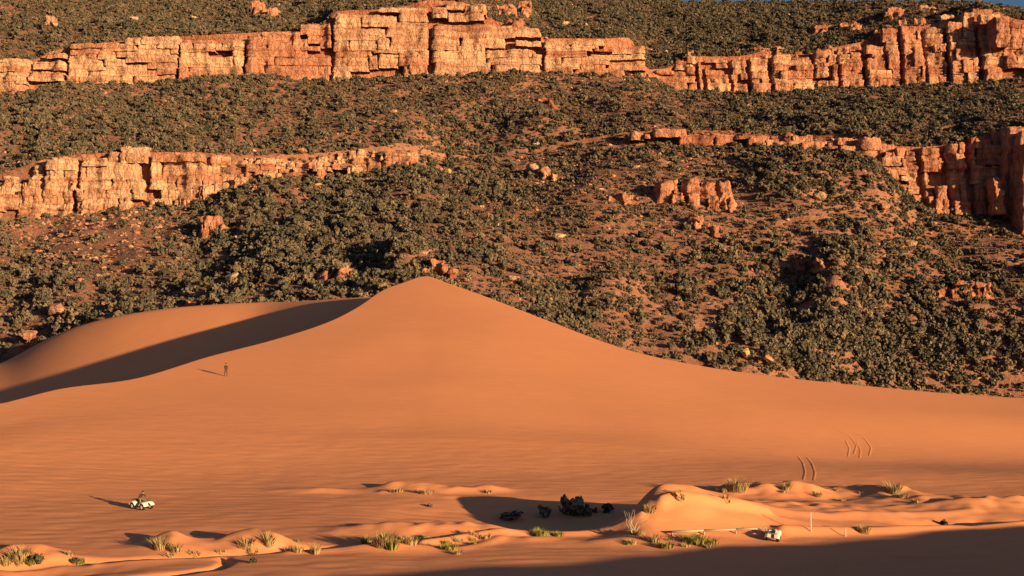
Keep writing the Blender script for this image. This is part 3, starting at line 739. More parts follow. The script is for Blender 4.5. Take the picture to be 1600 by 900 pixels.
okrow = (np.isin(kinds[:-1], [1, 2, 4, 5, 7, 8])[:, None] | ((kinds[:-1] == 3)[:, None] & (PXc > 325) & (PXc < 1370))) & inview
def scatter(w, n, seed):
    r = np.random.RandomState(seed)
    p = (w * area * okrow).ravel(); p /= p.sum()
    idx = r.choice(len(p), size=n, p=p)
    i, j = np.unravel_index(idx, w.shape)
    a, b = r.rand(n, 1), r.rand(n, 1)
    P = P3[i, j] * (1 - a) * (1 - b) + P3[i + 1, j] * a * (1 - b) + P3[i, j + 1] * (1 - a) * b + P3[i + 1, j + 1] * a * b
    return P, r
NJ, NO = 27000, 90000
PJ, rj = scatter(wj, NJ, 5); PO, ro = scatter(wo, NO, 6)
SJ = (0.9 + 1.9 * rj.rand(NJ) ** 1.3) * np.where((PJ[:, 1] < 500) & (PJ[:, 0] > 60), 1.25, 1.0); SO = ro.uniform(0.65, 1.2, NO) * np.where(ro.rand(NO) < 0.25, 1.5, 1.0)
def split_near(P, S):
    px, py = proj(P[:, 0], P[:, 1], P[:, 2])
    zs = sand_z(P[:, 0], P[:, 1], fine=False)
    keep = P[:, 2] > zs - 0.3
    P, S, px = P[keep], S[keep], px[keep]
    score = S / P[:, 1] * np.where((px > 5) & (px < 1595), 1, 0)
    # hidden behind the dune crest: shrub top below the crest line
    t = P[:, 0] / P[:, 1]
    el = (P[:, 2] + S * 1.6 - CAM_H) / P[:, 1]
    el_c = np.maximum((crestZ(t) - CAM_H) / crestY(t), (np.interp(t, bt_, bz_) - CAM_H) / np.interp(t, bt_, by_))
    score = np.where(el > el_c + 0.004, score, 0)
    order = np.argsort(-score)
    return P, S, order
ZONES = [(110, 'by the left edge'), (290, 'above the lit left dune'), (430, 'left of the dune shadow'), (590, 'above the shaded dune band'), (740, 'behind the dune peak'), (880, 'right of the dune peak'), (1020, 'above the right dune flank'), (1180, 'near the white boulder'),
         (1300, 'in the dark lower gully'), (1420, 'right of the gully'), (1520, 'near the lower right edge'), (9999, 'at the right edge')]
SMALL = {'tree': (2.1, 2.75), 'bush': (1.55, 1.85)}
def crest_py(px): return min(float(cpy(px)), float(bpy_(px)))
def plant(name, P, S, order, n, crowns, trunks, label, cat, group, r):
    for q in order[:n]:
        s = float(S[q])
        e = empty(name, tuple(P[q]), r.uniform(0, 6.28)); e.scale = (s, s, s * r.uniform(0.85, 1.2))
        for nm, me in (('crown', r.choice(crowns)), ('trunk', r.choice(trunks))):
            o = bpy.data.objects.new(nm, me); COL.objects.link(o); o.parent = e
        px, py = proj(*P[q])
        zone = next(t for lim, t in ZONES if px < lim)
        sz = 'small' if s < SMALL[cat][0] else ('large' if s > SMALL[cat][1] else 'middling')
        up = crest_py(px) - py
        where = 'next to the sand' if up < 35 else ('a little up the slope' if up < 80 else 'well up the slope')
        tag(e, '%s %s %s, %s' % (sz, label, zone, where), cat, group)
def stuff_cloud(name, P, S, crowns, label, seed):
    r = np.random.RandomState(seed)
    me = bpy.data.meshes.new(name); me.vertices.add(len(P)); me.vertices.foreach_set('co', P.astype(np.float32).ravel())
    for nm, tp, val in (('size', 'FLOAT', S), ('turn', 'FLOAT', r.uniform(0, 6.28, len(P))), ('kind_index', 'INT', r.randint(0, len(crowns), len(P)))):
        a = me.attributes.new(nm, tp, 'POINT'); a.data.foreach_set('value', val.astype(np.float32 if tp == 'FLOAT' else np.int32))
    o = bpy.data.objects.new(name, me); COL.objects.link(o)
    coll = bpy.data.collections.new(name + '_kinds')
    for c in crowns: coll.objects.link(bpy.data.objects.new('crown_kind', c))
    ng = bpy.data.node_groups.new(name, 'GeometryNodeTree')
    ng.interface.new_socket('Geometry', in_out='INPUT', socket_type='NodeSocketGeometry'); ng.interface.new_socket('Geometry', in_out='OUTPUT', socket_type='NodeSocketGeometry')
    gi, go = ng.nodes.new('NodeGroupInput'), ng.nodes.new('NodeGroupOutput')
    mtp = ng.nodes.new('GeometryNodeMeshToPoints'); ci = ng.nodes.new('GeometryNodeCollectionInfo'); ci.inputs[0].default_value = coll
    ci.inputs['Separate Children'].default_value = True; ci.inputs['Reset Children'].default_value = True
    ip = ng.nodes.new('GeometryNodeInstanceOnPoints'); ip.inputs['Pick Instance'].default_value = True
    def attr(nm, tp):
        n = ng.nodes.new('GeometryNodeInputNamedAttribute'); n.data_type = tp; n.inputs[0].default_value = nm; return n.outputs[0]
    cx = ng.nodes.new('ShaderNodeCombineXYZ'); ng.links.new(attr('turn', 'FLOAT'), cx.inputs[2])
    ng.links.new(gi.outputs[0], mtp.inputs[0]); ng.links.new(mtp.outputs[0], ip.inputs['Points']); ng.links.new(ci.outputs[0], ip.inputs['Instance'])
    ng.links.new(attr('kind_index', 'INT'), ip.inputs['Instance Index']); ng.links.new(cx.outputs[0], ip.inputs['Rotation']); ng.links.new(attr('size', 'FLOAT'), ip.inputs['Scale'])
    ng.links.new(ip.outputs[0], go.inputs[0])
    md = o.modifiers.new('scatter', 'NODES'); md.node_group = ng
    me.materials.append(crowns[0].materials[0])
    tag(o, label, kind='stuff'); return o
rr = random.Random(12)
PJ, SJ, oj = split_near(PJ, SJ); PO, SO, oo = split_near(PO, SO)
NI = 300
plant('juniper_tree', PJ, SJ, oj, NI, JC, JT, 'dark juniper', 'tree', 'junipers behind the dunes', rr)
plant('scrub_bush', PO, SO, oo, NI, OC, OT, 'brown scrub bush', 'bush', 'scrub bushes behind the dunes', rr)
stuff_cloud('juniper_woodland', PJ[oj[NI:]], SJ[oj[NI:]], JC, 'dense dark junipers covering the upper slopes and plateau', 1)
stuff_cloud('scrub_cover', PO[oo[NI:]], SO[oo[NI:]], OC, 'brown scrub covering the upper slopes', 2)
# scattered stones between the shrubs
pst = np.clip(2.2 - wj - 0.4 * wo, 0.1, 3)
STONE_ZONES = [(200, 'at the far left'), (400, 'left'), (600, 'left of the dune peak'), (800, 'above the dune peak'), (1000, 'right of the dune peak'), (1200, 'right of centre'), (1400, 'right'), (9999, 'at the far right')]
PB, rbz = scatter(pst, 110, 9)
for p in PB:
    k = rbz.choice(['red', 'red', 'tan', 'tan', 'pale']); rad = float(rbz.uniform(1.0, 2.1)); px_, py_ = proj(*p)
    names = {'red': 'red', 'tan': 'tan', 'pale': 'pale'}
    zone = next(t for lim, t in STONE_ZONES if px_ < lim)
    band = 'on the upper plateau' if py_ < 100 else ('between the two cliffs' if py_ < 225 else ('on the middle slope' if py_ < 380 else 'low on the slope'))
    boulder(float(p[0]), float(p[1]), float(p[2]), rad, k, '%s %s stone among shrubs %s, %s' % ('small' if rad < 1.5 else 'larger', names[k], band, zone), 'stones among the shrubs')

# rubble below the cliffs and over the bare slopes
wr_ = np.full(PXc.shape, 0.25)
for i_ in (2, 5):
    n_ = NR[i_]
    for k_ in range(n_): wr_[rowstart[i_] + k_] += 5.0 * (k_ / n_) ** 5
for px, py, rx, ry, a in ((150, 370, 170, 60, 3.0), (60, 300, 90, 50, 4.0), (450, 265, 130, 30, 3.0), (950, 320, 120, 70, 0.8), (1100, 345, 80, 25, 2.0), (1200, 225, 190, 18, 3.0), (1570, 590, 60, 20, 2.5), (1420, 600, 50, 14, 2.0), (1420, 290, 60, 40, 2.5), (1400, 45, 140, 30, 3.0), (800, 30, 80, 25, 2.0)):
    wr_ += a * np.exp(-((PXc - px) / rx) ** 2 - ((PYc - py) / ry) ** 2)
PR_, rr_n = scatter(wr_, 15000, 31)
SR_ = 0.25 + 1.3 * rr_n.rand(len(PR_)) ** 3
stuff_cloud('talus_rubble', PR_, SR_, BM['red'] + BM['tan'], 'red and tan rubble strewn below the cliffs and over bare slopes', 3)

# ------------------------------------------------------------------ dark bushes in the hollow, tussocks on the flats
def bush(px, py, s, label, crowns, trunks, flat=1.0, mat=None, wide=1.0):
    x, y, z = on_sand(px, py)
    e = empty('shrub', (x, y, z - 0.03), random.uniform(0, 6.28)); e.scale = (s * wide, s * wide, s * flat)
    for nm, me in (('crown', random.choice(crowns)), ('stem', random.choice(trunks))):
        o = bpy.data.objects.new(nm, me); COL.objects.link(o); o.parent = e
    tag(e, label, 'shrub', 'shrubs on the sand flats'); return e
bush(895, 806, 1.15, 'biggest dark shrub in the shaded hollow', JC, JT, 1.0)
bush(912, 806, 0.75, 'dark shrub touching the biggest one in the hollow', JC, JT, 1.0)
bush(848, 808, 0.8, 'rounded dark shrub left of the biggest one in the hollow', JC, JT, 0.85)
bush(800, 812, 1.1, 'low spreading dark shrub at the left of the hollow', JC, JT, 0.5)
bush(951, 801, 0.6, 'small dark shrub at the right end of the hollow row', JC, JT, 0.9)
bush(930, 800, 0.4, 'tiny dark shrub between the larger ones in the hollow', JC, JT, 0.7)
GC = [crown_mesh('crown', 300 + i, M_GREEN, clumps=12, per=14, flat=0.6, leaf=0.10, spread=0.25) for i in range(3)]
bush(396, 880, 0.28, 'tiny dark shrub on the pale strip beside the curved rut', JC, OT, 1.0)
bush(58, 880, 0.45, 'dark low shrub in the clump at the left edge', JC, OT, 0.9)
bush(118, 881, 0.32, 'small dark shrub right of the clump at the left edge', JC, OT, 0.8)
bush(1474, 820, 0.4, 'dark shrub in the small shaded dip at the right', JC, OT, 0.8)
bush(672, 792, 0.3, 'tiny shrub on the far bank of the hollow', JC, OT, 0.8)

def tussock(px, py, w, h, n, mat, label, lean=0.5, name='grass_tussock'):
    x, y, z = on_sand(px, py); r = np.random.RandomState(int(px * 7 + py)); V, Fc = [], []
    for i in range(n):
        a = r.uniform(0, 6.28); rr_ = w * math.sqrt(r.rand()) * 0.6
        p = np.array([rr_ * math.cos(a), rr_ * math.sin(a) * 0.7, 0.0])
        p[2] = -0.06
        d = np.array([math.cos(a) * lean * r.uniform(.2, 1.2), math.sin(a) * lean * r.uniform(.2, 1.2), 1.0]) * h * r.uniform(0.5, 1.1)
        sd = np.array([-math.sin(a + r.uniform(-1, 1)), math.cos(a), 0]) * 0.022 * r.uniform(0.7, 1.6)
        b0 = len(V); mid = p + d * 0.55; tip = p + d * np.array([1.25, 1.25, 0.92])
        V += [p - sd, p + sd, mid + sd * .8, mid - sd * .8, tip]; Fc += [(b0, b0 + 1, b0 + 2, b0 + 3), (b0 + 3, b0 + 2, b0 + 4)]
    V = np.array(V); c0 = np.repeat(V[0::5], 5, axis=0); V[:, 2] += gzv(x + c0[:, 0], y + c0[:, 1]) - z
    o = mesh_obj(name, V, Fc, mat, loc=(x, y, z)); tag(o, label, 'grass', 'grass tussocks on the sand flats'); return o
TUS = [(845, 838, .9, .55, 260, M_GRASS, 'bright green tussock on the pale strip in front of the hollow'), (872, 838, .6, .4, 140, M_GRASS, 'smaller green tussock right of the bright one by the hollow'),
 (600, 852, 1.1, .9, 300, M_STRAW, 'broad straw-coloured tussock at the left foot of the hollow'), (612, 858, .5, .8, 160, M_GRASS, 'yellow-green upright tussock in front of the broad straw one'), (575, 850, .7, .7, 160, M_STRAW, 'straw tussock left of the broad one'),
 (640, 850, .8, .6, 180, M_STRAW, 'straw tussock on the near bank of the hollow'), (700, 858, .9, .4, 200, M_GRASS, 'low green tussock along the pale strip left of centre'), (715, 866, .4, .35, 80, M_STRAW, 'small dry tussock at the end of the low green one'),
 (493, 866, .35, .9, 60, M_STRAW, 'tall thin dry stalks left of centre'), (465, 862, .6, .4, 120, M_STRAW, 'low dry tussock left of the tall stalks'), (420, 850, .5, .75, 110, M_STRAW, 'dry tussock on top of the small left mound'), (385, 852, .8, .4, 140, M_STRAW, 'dry tussock on the shaded small mound'),
 (250, 858, .8, .8, 200, M_STRAW, 'pale dry tussock on the mound below the quad bike'), (275, 862, .6, .6, 120, M_STRAW, 'dry tussock on the right flank of that mound'), (30, 872, 1.0, .7, 260, M_STRAW, 'wide straw tussock at the left edge'), (48, 880, .5, .5, 120, M_GRASS, 'green-tinged tussock in front of the wide left one'), (10, 880, .6, .4, 100, M_STRAW, 'dry tussock cut by the left edge'), (125, 878, .5, .3, 80, M_GRASS, 'small olive tussock at the rut on the left'),
 (1085, 848, 1.2, .6, 320, M_GRASS, 'large yellow-green tussock at the edge of the foreground shade'), (1110, 850, .8, .45, 180, M_GRASS, 'yellow-green tussock right of the large one by the shade'), (1040, 856, .8, .5, 180, M_GRASS, 'green tussock left of the large one by the shade'), (1020, 846, .7, .6, 140, M_STRAW, 'dry tussock beneath the grey twiggy shrub'),
 (1350, 832, .7, .5, 200, M_STRAW, 'brown tussock on the pale strip at the right'), (1152, 765, 1.3, 1.1, 260, M_STRAW, 'tall pale tussock capping the biggest hummock'), (1130, 768, .8, .5, 120, M_STRAW, 'low tussock left of the tall pale one'), (1228, 765, .6, .6, 120, M_STRAW, 'dry tussock on the second hummock'), (1278, 775, .6, .4, 100, M_STRAW, 'small dry tussock on the third hummock'),
 (1396, 770, .9, .9, 220, M_STRAW, 'leaning pale tussock on the right-hand hummock'), (1410, 778, .7, .5, 120, M_STRAW, 'low tussock on the flank of the right-hand hummock'), (1060, 775, .7, .4, 100, M_STRAW, 'low tussock on the slope right of the hollow'), (1015, 800, .7, .5, 120, M_STRAW, 'straw tussock on the right bank of the hollow'),
 (620, 768, .9, .4, 120, M_STRAW, 'dry tussock above the left end of the hollow'), (665, 771, 1.0, .5, 130, M_STRAW, 'dry tussock above the middle of the hollow'), (762, 770, .6, .35, 90, M_STRAW, 'small dry tussock above the right part of the hollow')]
for a in TUS: tussock(*a)
rt = random.Random(42)
for k in range(46):
    px = rt.choice([rt.uniform(0, 150), rt.uniform(200, 460), rt.uniform(440, 800), rt.uniform(560, 760), rt.uniform(980, 1130), rt.uniform(1100, 1450)])
    py = np.interp(px, [0, 150, 400, 600, 800, 1000, 1130, 1131, 1450], [880, 872, 858, 848, 842, 842, 848, 772, 778]) + rt.uniform(-9, 9)
    where = 'left part of the sand flats' if px < 460 else ('strip in front of the hollow' if px < 800 else ('bank right of the hollow' if px < 1130 else 'row of hummocks at the right'))
    green = rt.random() < 0.3
    tussock(px, py, rt.uniform(.25, .6), rt.uniform(.2, .45), rt.randint(40, 90), M_GRASS if green else M_STRAW, 'small %s tuft scattered on the %s' % ('green' if green else 'dry', where))
# grey twiggy shrub
def twigs(px, py, h, label):
    x, y, z = on_sand(px, py); r = random.Random(5); e = tag(empty('twiggy_shrub', (x, y, z)), label, 'shrub', 'shrubs on the sand flats')
    m = plain('grey_twig', (0.38, 0.33, 0.28), 0.95)
    for k in range(9):
        bm = bmesh.new(); p = Vector((0, 0, -0.05)); d = Vector((r.uniform(-.8, .8), r.uniform(-.5, .5), 1)).normalized(); rad = 0.035
        for s in range(4):
            q = p + d * h * 0.3
            mt = Matrix.Translation((p + q) / 2) @ (q - p).to_track_quat('Z', 'Y').to_matrix().to_4x4()
            bmesh.ops.create_cone(bm, cap_ends=True, segments=5, radius1=rad, radius2=rad * .7, depth=(q - p).length * 1.05, matrix=mt)
            p = q; rad *= .7; d = (d + Vector((r.uniform(-.5, .5), r.uniform(-.5, .5), r.uniform(-.2, .3)))).normalized()
        bm_obj('branch', bm, m, e)
twigs(990, 836, 1.5, 'bare grey twiggy shrub at the right end of the hollow')

# ------------------------------------------------------------------ marker posts
M_POST = plain('weathered_white', (0.5, 0.44, 0.40), 0.7)
def post(px, py, h, label):
    x, y, z = on_sand(px, py); bm = bmesh.new()
    bmesh.ops.create_cone(bm, cap_ends=True, segments=10, radius1=0.045, radius2=0.04, depth=h + 0.3, matrix=Matrix.Translation((0, 0, (h - 0.3) / 2)))
    e = tag(empty('marker_post', (x, y, z), 0), label, 'post', 'marker posts')
    bm_obj('shaft', bm, M_POST, e, True)
    bm = bmesh.new(); bmesh.ops.create_cone(bm, cap_ends=True, segments=10, radius1=0.052, radius2=0.015, depth=0.06, matrix=Matrix.Translation((0, 0, h + 0.035)))
    bm_obj('cap', bm, M_POST, e, True)
post(1267, 831, 1.25, 'thin whitish post standing on the pale strip at the right')
post(1321, 838, 0.5, 'short whitish post right of the taller one')

M_RAIL = plain('weathered_pole', (0.33, 0.28, 0.22), 0.9)
def rail(pts, h, label):
    W = [on_sand(*p) for p in pts]
    e = tag(empty('pole_rail', W[0]), label, 'rail')
    o0 = Vector(W[0])
    bm = bmesh.new()
    for a, b in zip(W[:-1], W[1:]):
        a, b = Vector(a) - o0 + Vector((0, 0, h)), Vector(b) - o0 + Vector((0, 0, h))
        bmesh.ops.create_cone(bm, cap_ends=True, segments=8, radius1=0.075, radius2=0.065, depth=(b - a).length * 1.02, matrix=Matrix.Translation((a + b) / 2) @ (b - a).to_track_quat('Z', 'Y').to_matrix().to_4x4())
    bm_obj('rail', bm, M_RAIL, e, True)
    for w in W:
        bm = bmesh.new(); bmesh.ops.create_cone(bm, cap_ends=True, segments=8, radius1=0.06, radius2=0.055, depth=h + 0.5, matrix=Matrix.Translation(Vector(w) - o0 + Vector((0, 0, (h - 0.5) / 2))))
        bm_obj('post', bm, M_RAIL, e, True)
rail([(1050, 838), (1100, 836), (1150, 834), (1197, 832)], 0.28, 'low pale pole rail left of the end-on quad bike')
# ------------------------------------------------------------------ tyre tracks
M_TRACK = M_SAND
def track(pts, label, gauge=0.9, w=0.17):
    P = []
    for a, b in zip(pts[:-1], pts[1:]):
        for k in range(10): P.append((a[0] + (b[0] - a[0]) * k / 10, a[1] + (b[1] - a[1]) * k / 10))
    W = [on_sand(*p) for p in P]
    for i in range(2):
        W = [W[0]] + [tuple((W[k - 1][j] + W[k][j] * 2 + W[k + 1][j]) / 4 for j in range(3)) for k in range(1, len(W) - 1)] + [W[-1]]
    for sd in (-1, 1):
        V, Fc = [], []
        for k, p in enumerate(W):
            q0, q1 = W[max(0, k - 1)], W[min(len(W) - 1, k + 1)]
            d = Vector((q1[0] - q0[0], q1[1] - q0[1])); d.normalize(); n = Vector((-d.y, d.x))
            for off, hh in ((-w, -0.03), (-w * .55, 0.013), (0, 0.004), (w * .55, 0.013), (w, -0.03)):
                x, y = p[0] + n.x * (sd * gauge / 2 + off), p[1] + n.y * (sd * gauge / 2 + off)
                V.append((x, y, hh))
            if k:
                for j in range(4):
                    a = (k - 1) * 5 + j; Fc.append((a, a + 1, a + 6, a + 5))
        V = np.array(V); V[:, 2] += gzv(V[:, 0], V[:, 1])
        mesh_obj('tyre_track', V, np.array(Fc), M_TRACK, sand, True)
track([(1254, 714), (1262, 724), (1266, 738), (1263, 752)], '')
track([(1318, 672), (1340, 684), (1350, 698), (1346, 712)], '', 1.6)
track([(1330, 690), (1336, 702), (1334, 716)], '', 1.2)
track([(40, 640), (70, 642), (100, 646), (116, 654)], '', 1.2)

# ------------------------------------------------------------------ quad bikes
M_WHITE = plain('white_plastic', (0.62, 0.57, 0.53), 0.4, var=0.04)
M_TYRE = plain('black_rubber', (0.02, 0.02, 0.02), 0.85)
M_DARK = plain('dark_metal', (0.05, 0.05, 0.05), 0.5, 0.4)
M_RIM = plain('pale_rim', (0.72, 0.68, 0.62), 0.4)
M_SEAT = plain('black_vinyl', (0.03, 0.028, 0.028), 0.6)
M_GLASSL = plain('headlamp_lens', (0.8, 0.8, 0.75), 0.15)
def rbox(bm, c, s, bev=0.04, rot=None):
    g = bmesh.ops.create_cube(bm, size=1.0)
    vs = g['verts']
    for v in vs: v.co = Vector((v.co.x * s[0], v.co.y * s[1], v.co.z * s[2]))
    es = list({e for v in vs for e in v.link_edges})
    r = bmesh.ops.bevel(bm, geom=es, offset=bev, segments=2, affect='EDGES', profile=0.5)
    vv = set(vs) | {v for f in r['faces'] for v in f.verts}
    vv = [v for v in vv if v.is_valid]
    m = Matrix.Translation(c) @ (rot if rot else Matrix.Identity(4))
    for v in vv: v.co = m @ v.co
def tube(bm, p, q, r0, r1=None, seg=8):
    p, q = Vector(p), Vector(q)
    m = Matrix.Translation((p + q) / 2) @ (q - p).to_track_quat('Z', 'Y').to_matrix().to_4x4()
    bmesh.ops.create_cone(bm, cap_ends=True, segments=seg, radius1=r0, radius2=r1 if r1 is not None else r0, depth=(q - p).length, matrix=m)
def quad(label, loc, rot):
    e = empty('quad_bike', loc); e.rotation_euler = rot; tag(e, label, 'quad bike', 'quad bikes')
    # x forward
    for sx, wdt, rad in ((0.62, 0.20, 0.29), (-0.58, 0.26, 0.29)):
        for sy in (-1, 1):
            y = sy * (0.46 if sx > 0 else 0.43)
            bm = bmesh.new()
            prof = [(0.17, -0.5), (0.25, -0.5), (0.285, -0.36), (0.29, 0), (0.285, 0.36), (0.25, 0.5), (0.17, 0.5)]
            n = 24; rings = []
            for k in range(n):
                a = k / n * 2 * math.pi
                kn = 1.0 + (0.02 if k % 2 else 0.0)
                rings.append([bm.verts.new((math.cos(a) * p[0] * (kn if p[0] > .28 else 1), p[1] * wdt, math.sin(a) * p[0] * (kn if p[0] > .28 else 1))) for p in prof])
            for k in range(n):
                for j in range(len(prof) - 1): bm.faces.new((rings[k][j], rings[(k + 1) % n][j], rings[(k + 1) % n][j + 1], rings[k][j + 1]))
            w = empty('wheel', (sx, y, 0.29)); w.parent = e
            bm_obj('tyre', bm, M_TYRE, w, True)
            bm = bmesh.new(); tube(bm, (0, -wdt * .42, 0), (0, wdt * .42, 0), 0.175, seg=20); tube(bm, (0, -wdt * .5, 0), (0, wdt * .5, 0), 0.06, seg=10)
            bm_obj('rim', bm, M_RIM, w, False)
    bm = bmesh.new()
    rbox(bm, (0, 0, 0.42), (0.95, 0.34, 0.22), 0.05); rbox(bm, (0.25, 0, 0.58), (0.5, 0.30, 0.22), 0.07)
    bm_obj('body', bm, M_WHITE, e)
    for sx, nm in ((0.62, 'front_fender'), (-0.58, 'rear_fender')):
        bm = bmesh.new()
        for sy in (-1, 1):
            prev = None
            for k in range(9):
                a = math.radians(15 + k * 150 / 8)
                row = [bm.verts.new((sx + math.cos(a) * (0.36 + t_), sy * yy, 0.29 + math.sin(a) * (0.36 + t_))) for yy, t_ in ((0.14, 0.06), (0.42, 0.07), (0.60, 0.0), (0.60, -0.03), (0.42, 0.03), (0.14, 0.02))]
                if prev:
                    for j in range(6): bm.faces.new((prev[j], prev[(j + 1) % 6], row[(j + 1) % 6], row[j]))
                else: bm.faces.new(row)
                prev = row
            bm.faces.new(prev[::-1])
        bmesh.ops.recalc_face_normals(bm, faces=bm.faces)
        bm_obj(nm, bm, M_WHITE, e, False)
    bm = bmesh.new(); rbox(bm, (-0.28, 0, 0.74), (0.72, 0.32, 0.13), 0.05); bm_obj('seat', bm, M_SEAT, e)
    bm = bmesh.new(); rbox(bm, (0.62, 0, 0.70), (0.42, 0.36, 0.10), 0.04, Matrix.Rotation(0.25, 4, 'Y')); bm_obj('hood', bm, M_WHITE, e)
    bm = bmesh.new(); tube(bm, (0.42, 0, 0.68), (0.30, 0, 0.96), 0.03); tube(bm, (0.30, -0.36, 0.98), (0.30, 0.36, 0.98), 0.017)
    bm_obj('handlebar', bm, M_DARK, e)
    for sy in (-1, 1):
        bm = bmesh.new(); tube(bm, (0.27, sy * 0.26, 0.985), (0.25, sy * 0.40, 0.98), 0.022); bm_obj('grip', bm, M_TYRE, e)
        bm = bmesh.new(); tube(bm, (0.82, sy * 0.14, 0.62), (0.86, sy * 0.14, 0.615), 0.06, seg=14); bm_obj('headlight', bm, M_GLASSL, e)
    for nm, x0, x1, z in (('front_rack', 0.42, 0.92, 0.80), ('rear_rack', -0.95, -0.55, 0.78)):
        bm = bmesh.new()
        for yy in (-0.3, -0.1, 0.1, 0.3): tube(bm, (x0, yy, z), (x1, yy, z), 0.013, seg=6)
        for xx in (x0, x1): tube(bm, (xx, -0.32, z), (xx, 0.32, z), 0.013, seg=6)
        for yy in (-0.2, 0.2): tube(bm, ((x0 + x1) / 2, yy, 0.55), ((x0 + x1) / 2, yy, z), 0.013, seg=6)
        bm_obj(nm, bm, M_DARK, e)
    bm = bmesh.new(); tube(bm, (0.62, -0.42, 0.29), (0.62, 0.42, 0.29), 0.03); tube(bm, (-0.58, -0.42, 0.29), (-0.58, 0.42, 0.29), 0.035); tube(bm, (0.92, -0.2, 0.45), (0.92, 0.2, 0.45), 0.025); tube(bm, (0.5, 0, 0.36), (0.92, 0, 0.45), 0.03)
    bm_obj('axle', bm, M_DARK, e)
    return e
def seat_on_slope(x, y, yaw):
    e_ = 0.6
    dzx = (gz(x + e_, y) - gz(x - e_, y)) / (2 * e_); dzy = (gz(x, y + e_) - gz(x, y - e_)) / (2 * e_)
    n = Vector((-dzx, -dzy, 1)).normalized(); f = Vector((math.cos(yaw), math.sin(yaw), 0)); f = (f - n * f.dot(n)).normalized()
    m = Matrix((f, n.cross(f), n)).transposed()
    return m
def put_quad(px, py, yaw, label):
    x, y, z = on_sand(px, py); m = seat_on_slope(x, y, yaw)
    q = quad(label, (x, y, z - 0.02), m.to_euler()); return q, m.to_4x4(), Vector((x, y, z - 0.02))
q1, q1m, q1l = put_quad(221, 795, math.radians(-30), 'white quad bike driving on the open sand at the lower left')
q1.scale = (0.86, 0.86, 0.86); q1m = q1m @ Matrix.Scale(0.86, 4)
q2, q2m, q2l = put_quad(1208, 843, math.radians(72), 'white quad bike with black tyres seen end-on by the foreground shade')

q2.scale = (0.78, 0.78, 0.78)
# ------------------------------------------------------------------ people
def person(label, joints, links, radii, loc, mrot, mats, bands, pelvis='pelvis'):
    """one skinned body; bands: function(local point) -> material index"""
    names = list(joints)
    me = bpy.data.meshes.new('person'); me.from_pydata([joints[n] for n in names], [(names.index(a), names.index(b)) for a, b in links], [])
    o = bpy.data.objects.new('person', me); COL.objects.link(o)
    sk = o.modifiers.new('skin', 'SKIN'); sk.use_smooth_shade = True
    for i, n in enumerate(names):
        r = radii[n]; v = me.skin_vertices[0].data[i]
        v.radius = (r, r) if not isinstance(r, tuple) else r
        v.use_root = (n == pelvis)
    sub = o.modifiers.new('sub', 'SUBSURF'); sub.levels = 1; sub.render_levels = 1
    dg = bpy.context.evaluated_depsgraph_get()
    m2 = bpy.data.meshes.new_from_object(o.evaluated_get(dg))
    o.modifiers.clear(); o.data = m2
    m2.materials.clear()
    for m in mats: m2.materials.append(m)
    for p in m2.polygons:
        p.material_index = bands(p.center); p.use_smooth = True
    o.matrix_world = Matrix.Translation(loc) @ mrot
    tag(o, label, 'person', 'people on the dunes')
    return o
def hand(J, L, R, root, wrist, fwd, side, up, s=1.0):
    fwd, side, up = Vector(fwd).normalized(), Vector(side).normalized(), Vector(up).normalized(); w = Vector(J[wrist])
    J[root + 'palm'] = tuple(w + fwd * 0.07 * s); R[root + 'palm'] = (0.036, 0.022); L.append((wrist, root + 'palm'))
    for k, (o_, ln) in enumerate(((-0.028, .075), (-0.009, .085), (0.010, .08), (0.028, .062))):
        a = w + fwd * 0.10 * s + side * o_; b_ = a + fwd * ln * .55 - up * 0.012; c = b_ + fwd * ln * .35 - up * 0.03
        prev = root + 'palm'
        for j, pt in enumerate((a, b_, c)):
            nm = root + 'f%d%d' % (k, j); J[nm] = tuple(pt); R[nm] = 0.010 - 0.001 * j; L.append((prev, nm)); prev = nm
    a = w + fwd * 0.04 * s - side * 0.045; b_ = a + fwd * 0.035 - side * 0.015 - up * 0.01
    J[root + 't0'] = tuple(a); R[root + 't0'] = 0.012; L.append((wrist, root + 't0')); J[root + 't1'] = tuple(b_); R[root + 't1'] = 0.010; L.append((root + 't0', root + 't1'))
M_SKIN = plain('skin', (0.36, 0.19, 0.12), 0.6); M_SHIRT = plain('dark_brown_jacket', (0.045, 0.028, 0.022), 0.9); M_TROUS = plain('dark_trousers', (0.05, 0.038, 0.035), 0.9)
M_HAIR = plain('dark_hair', (0.02, 0.014, 0.01), 0.7); M_TAN = plain('khaki_trousers', (0.30, 0.21, 0.14), 0.9)
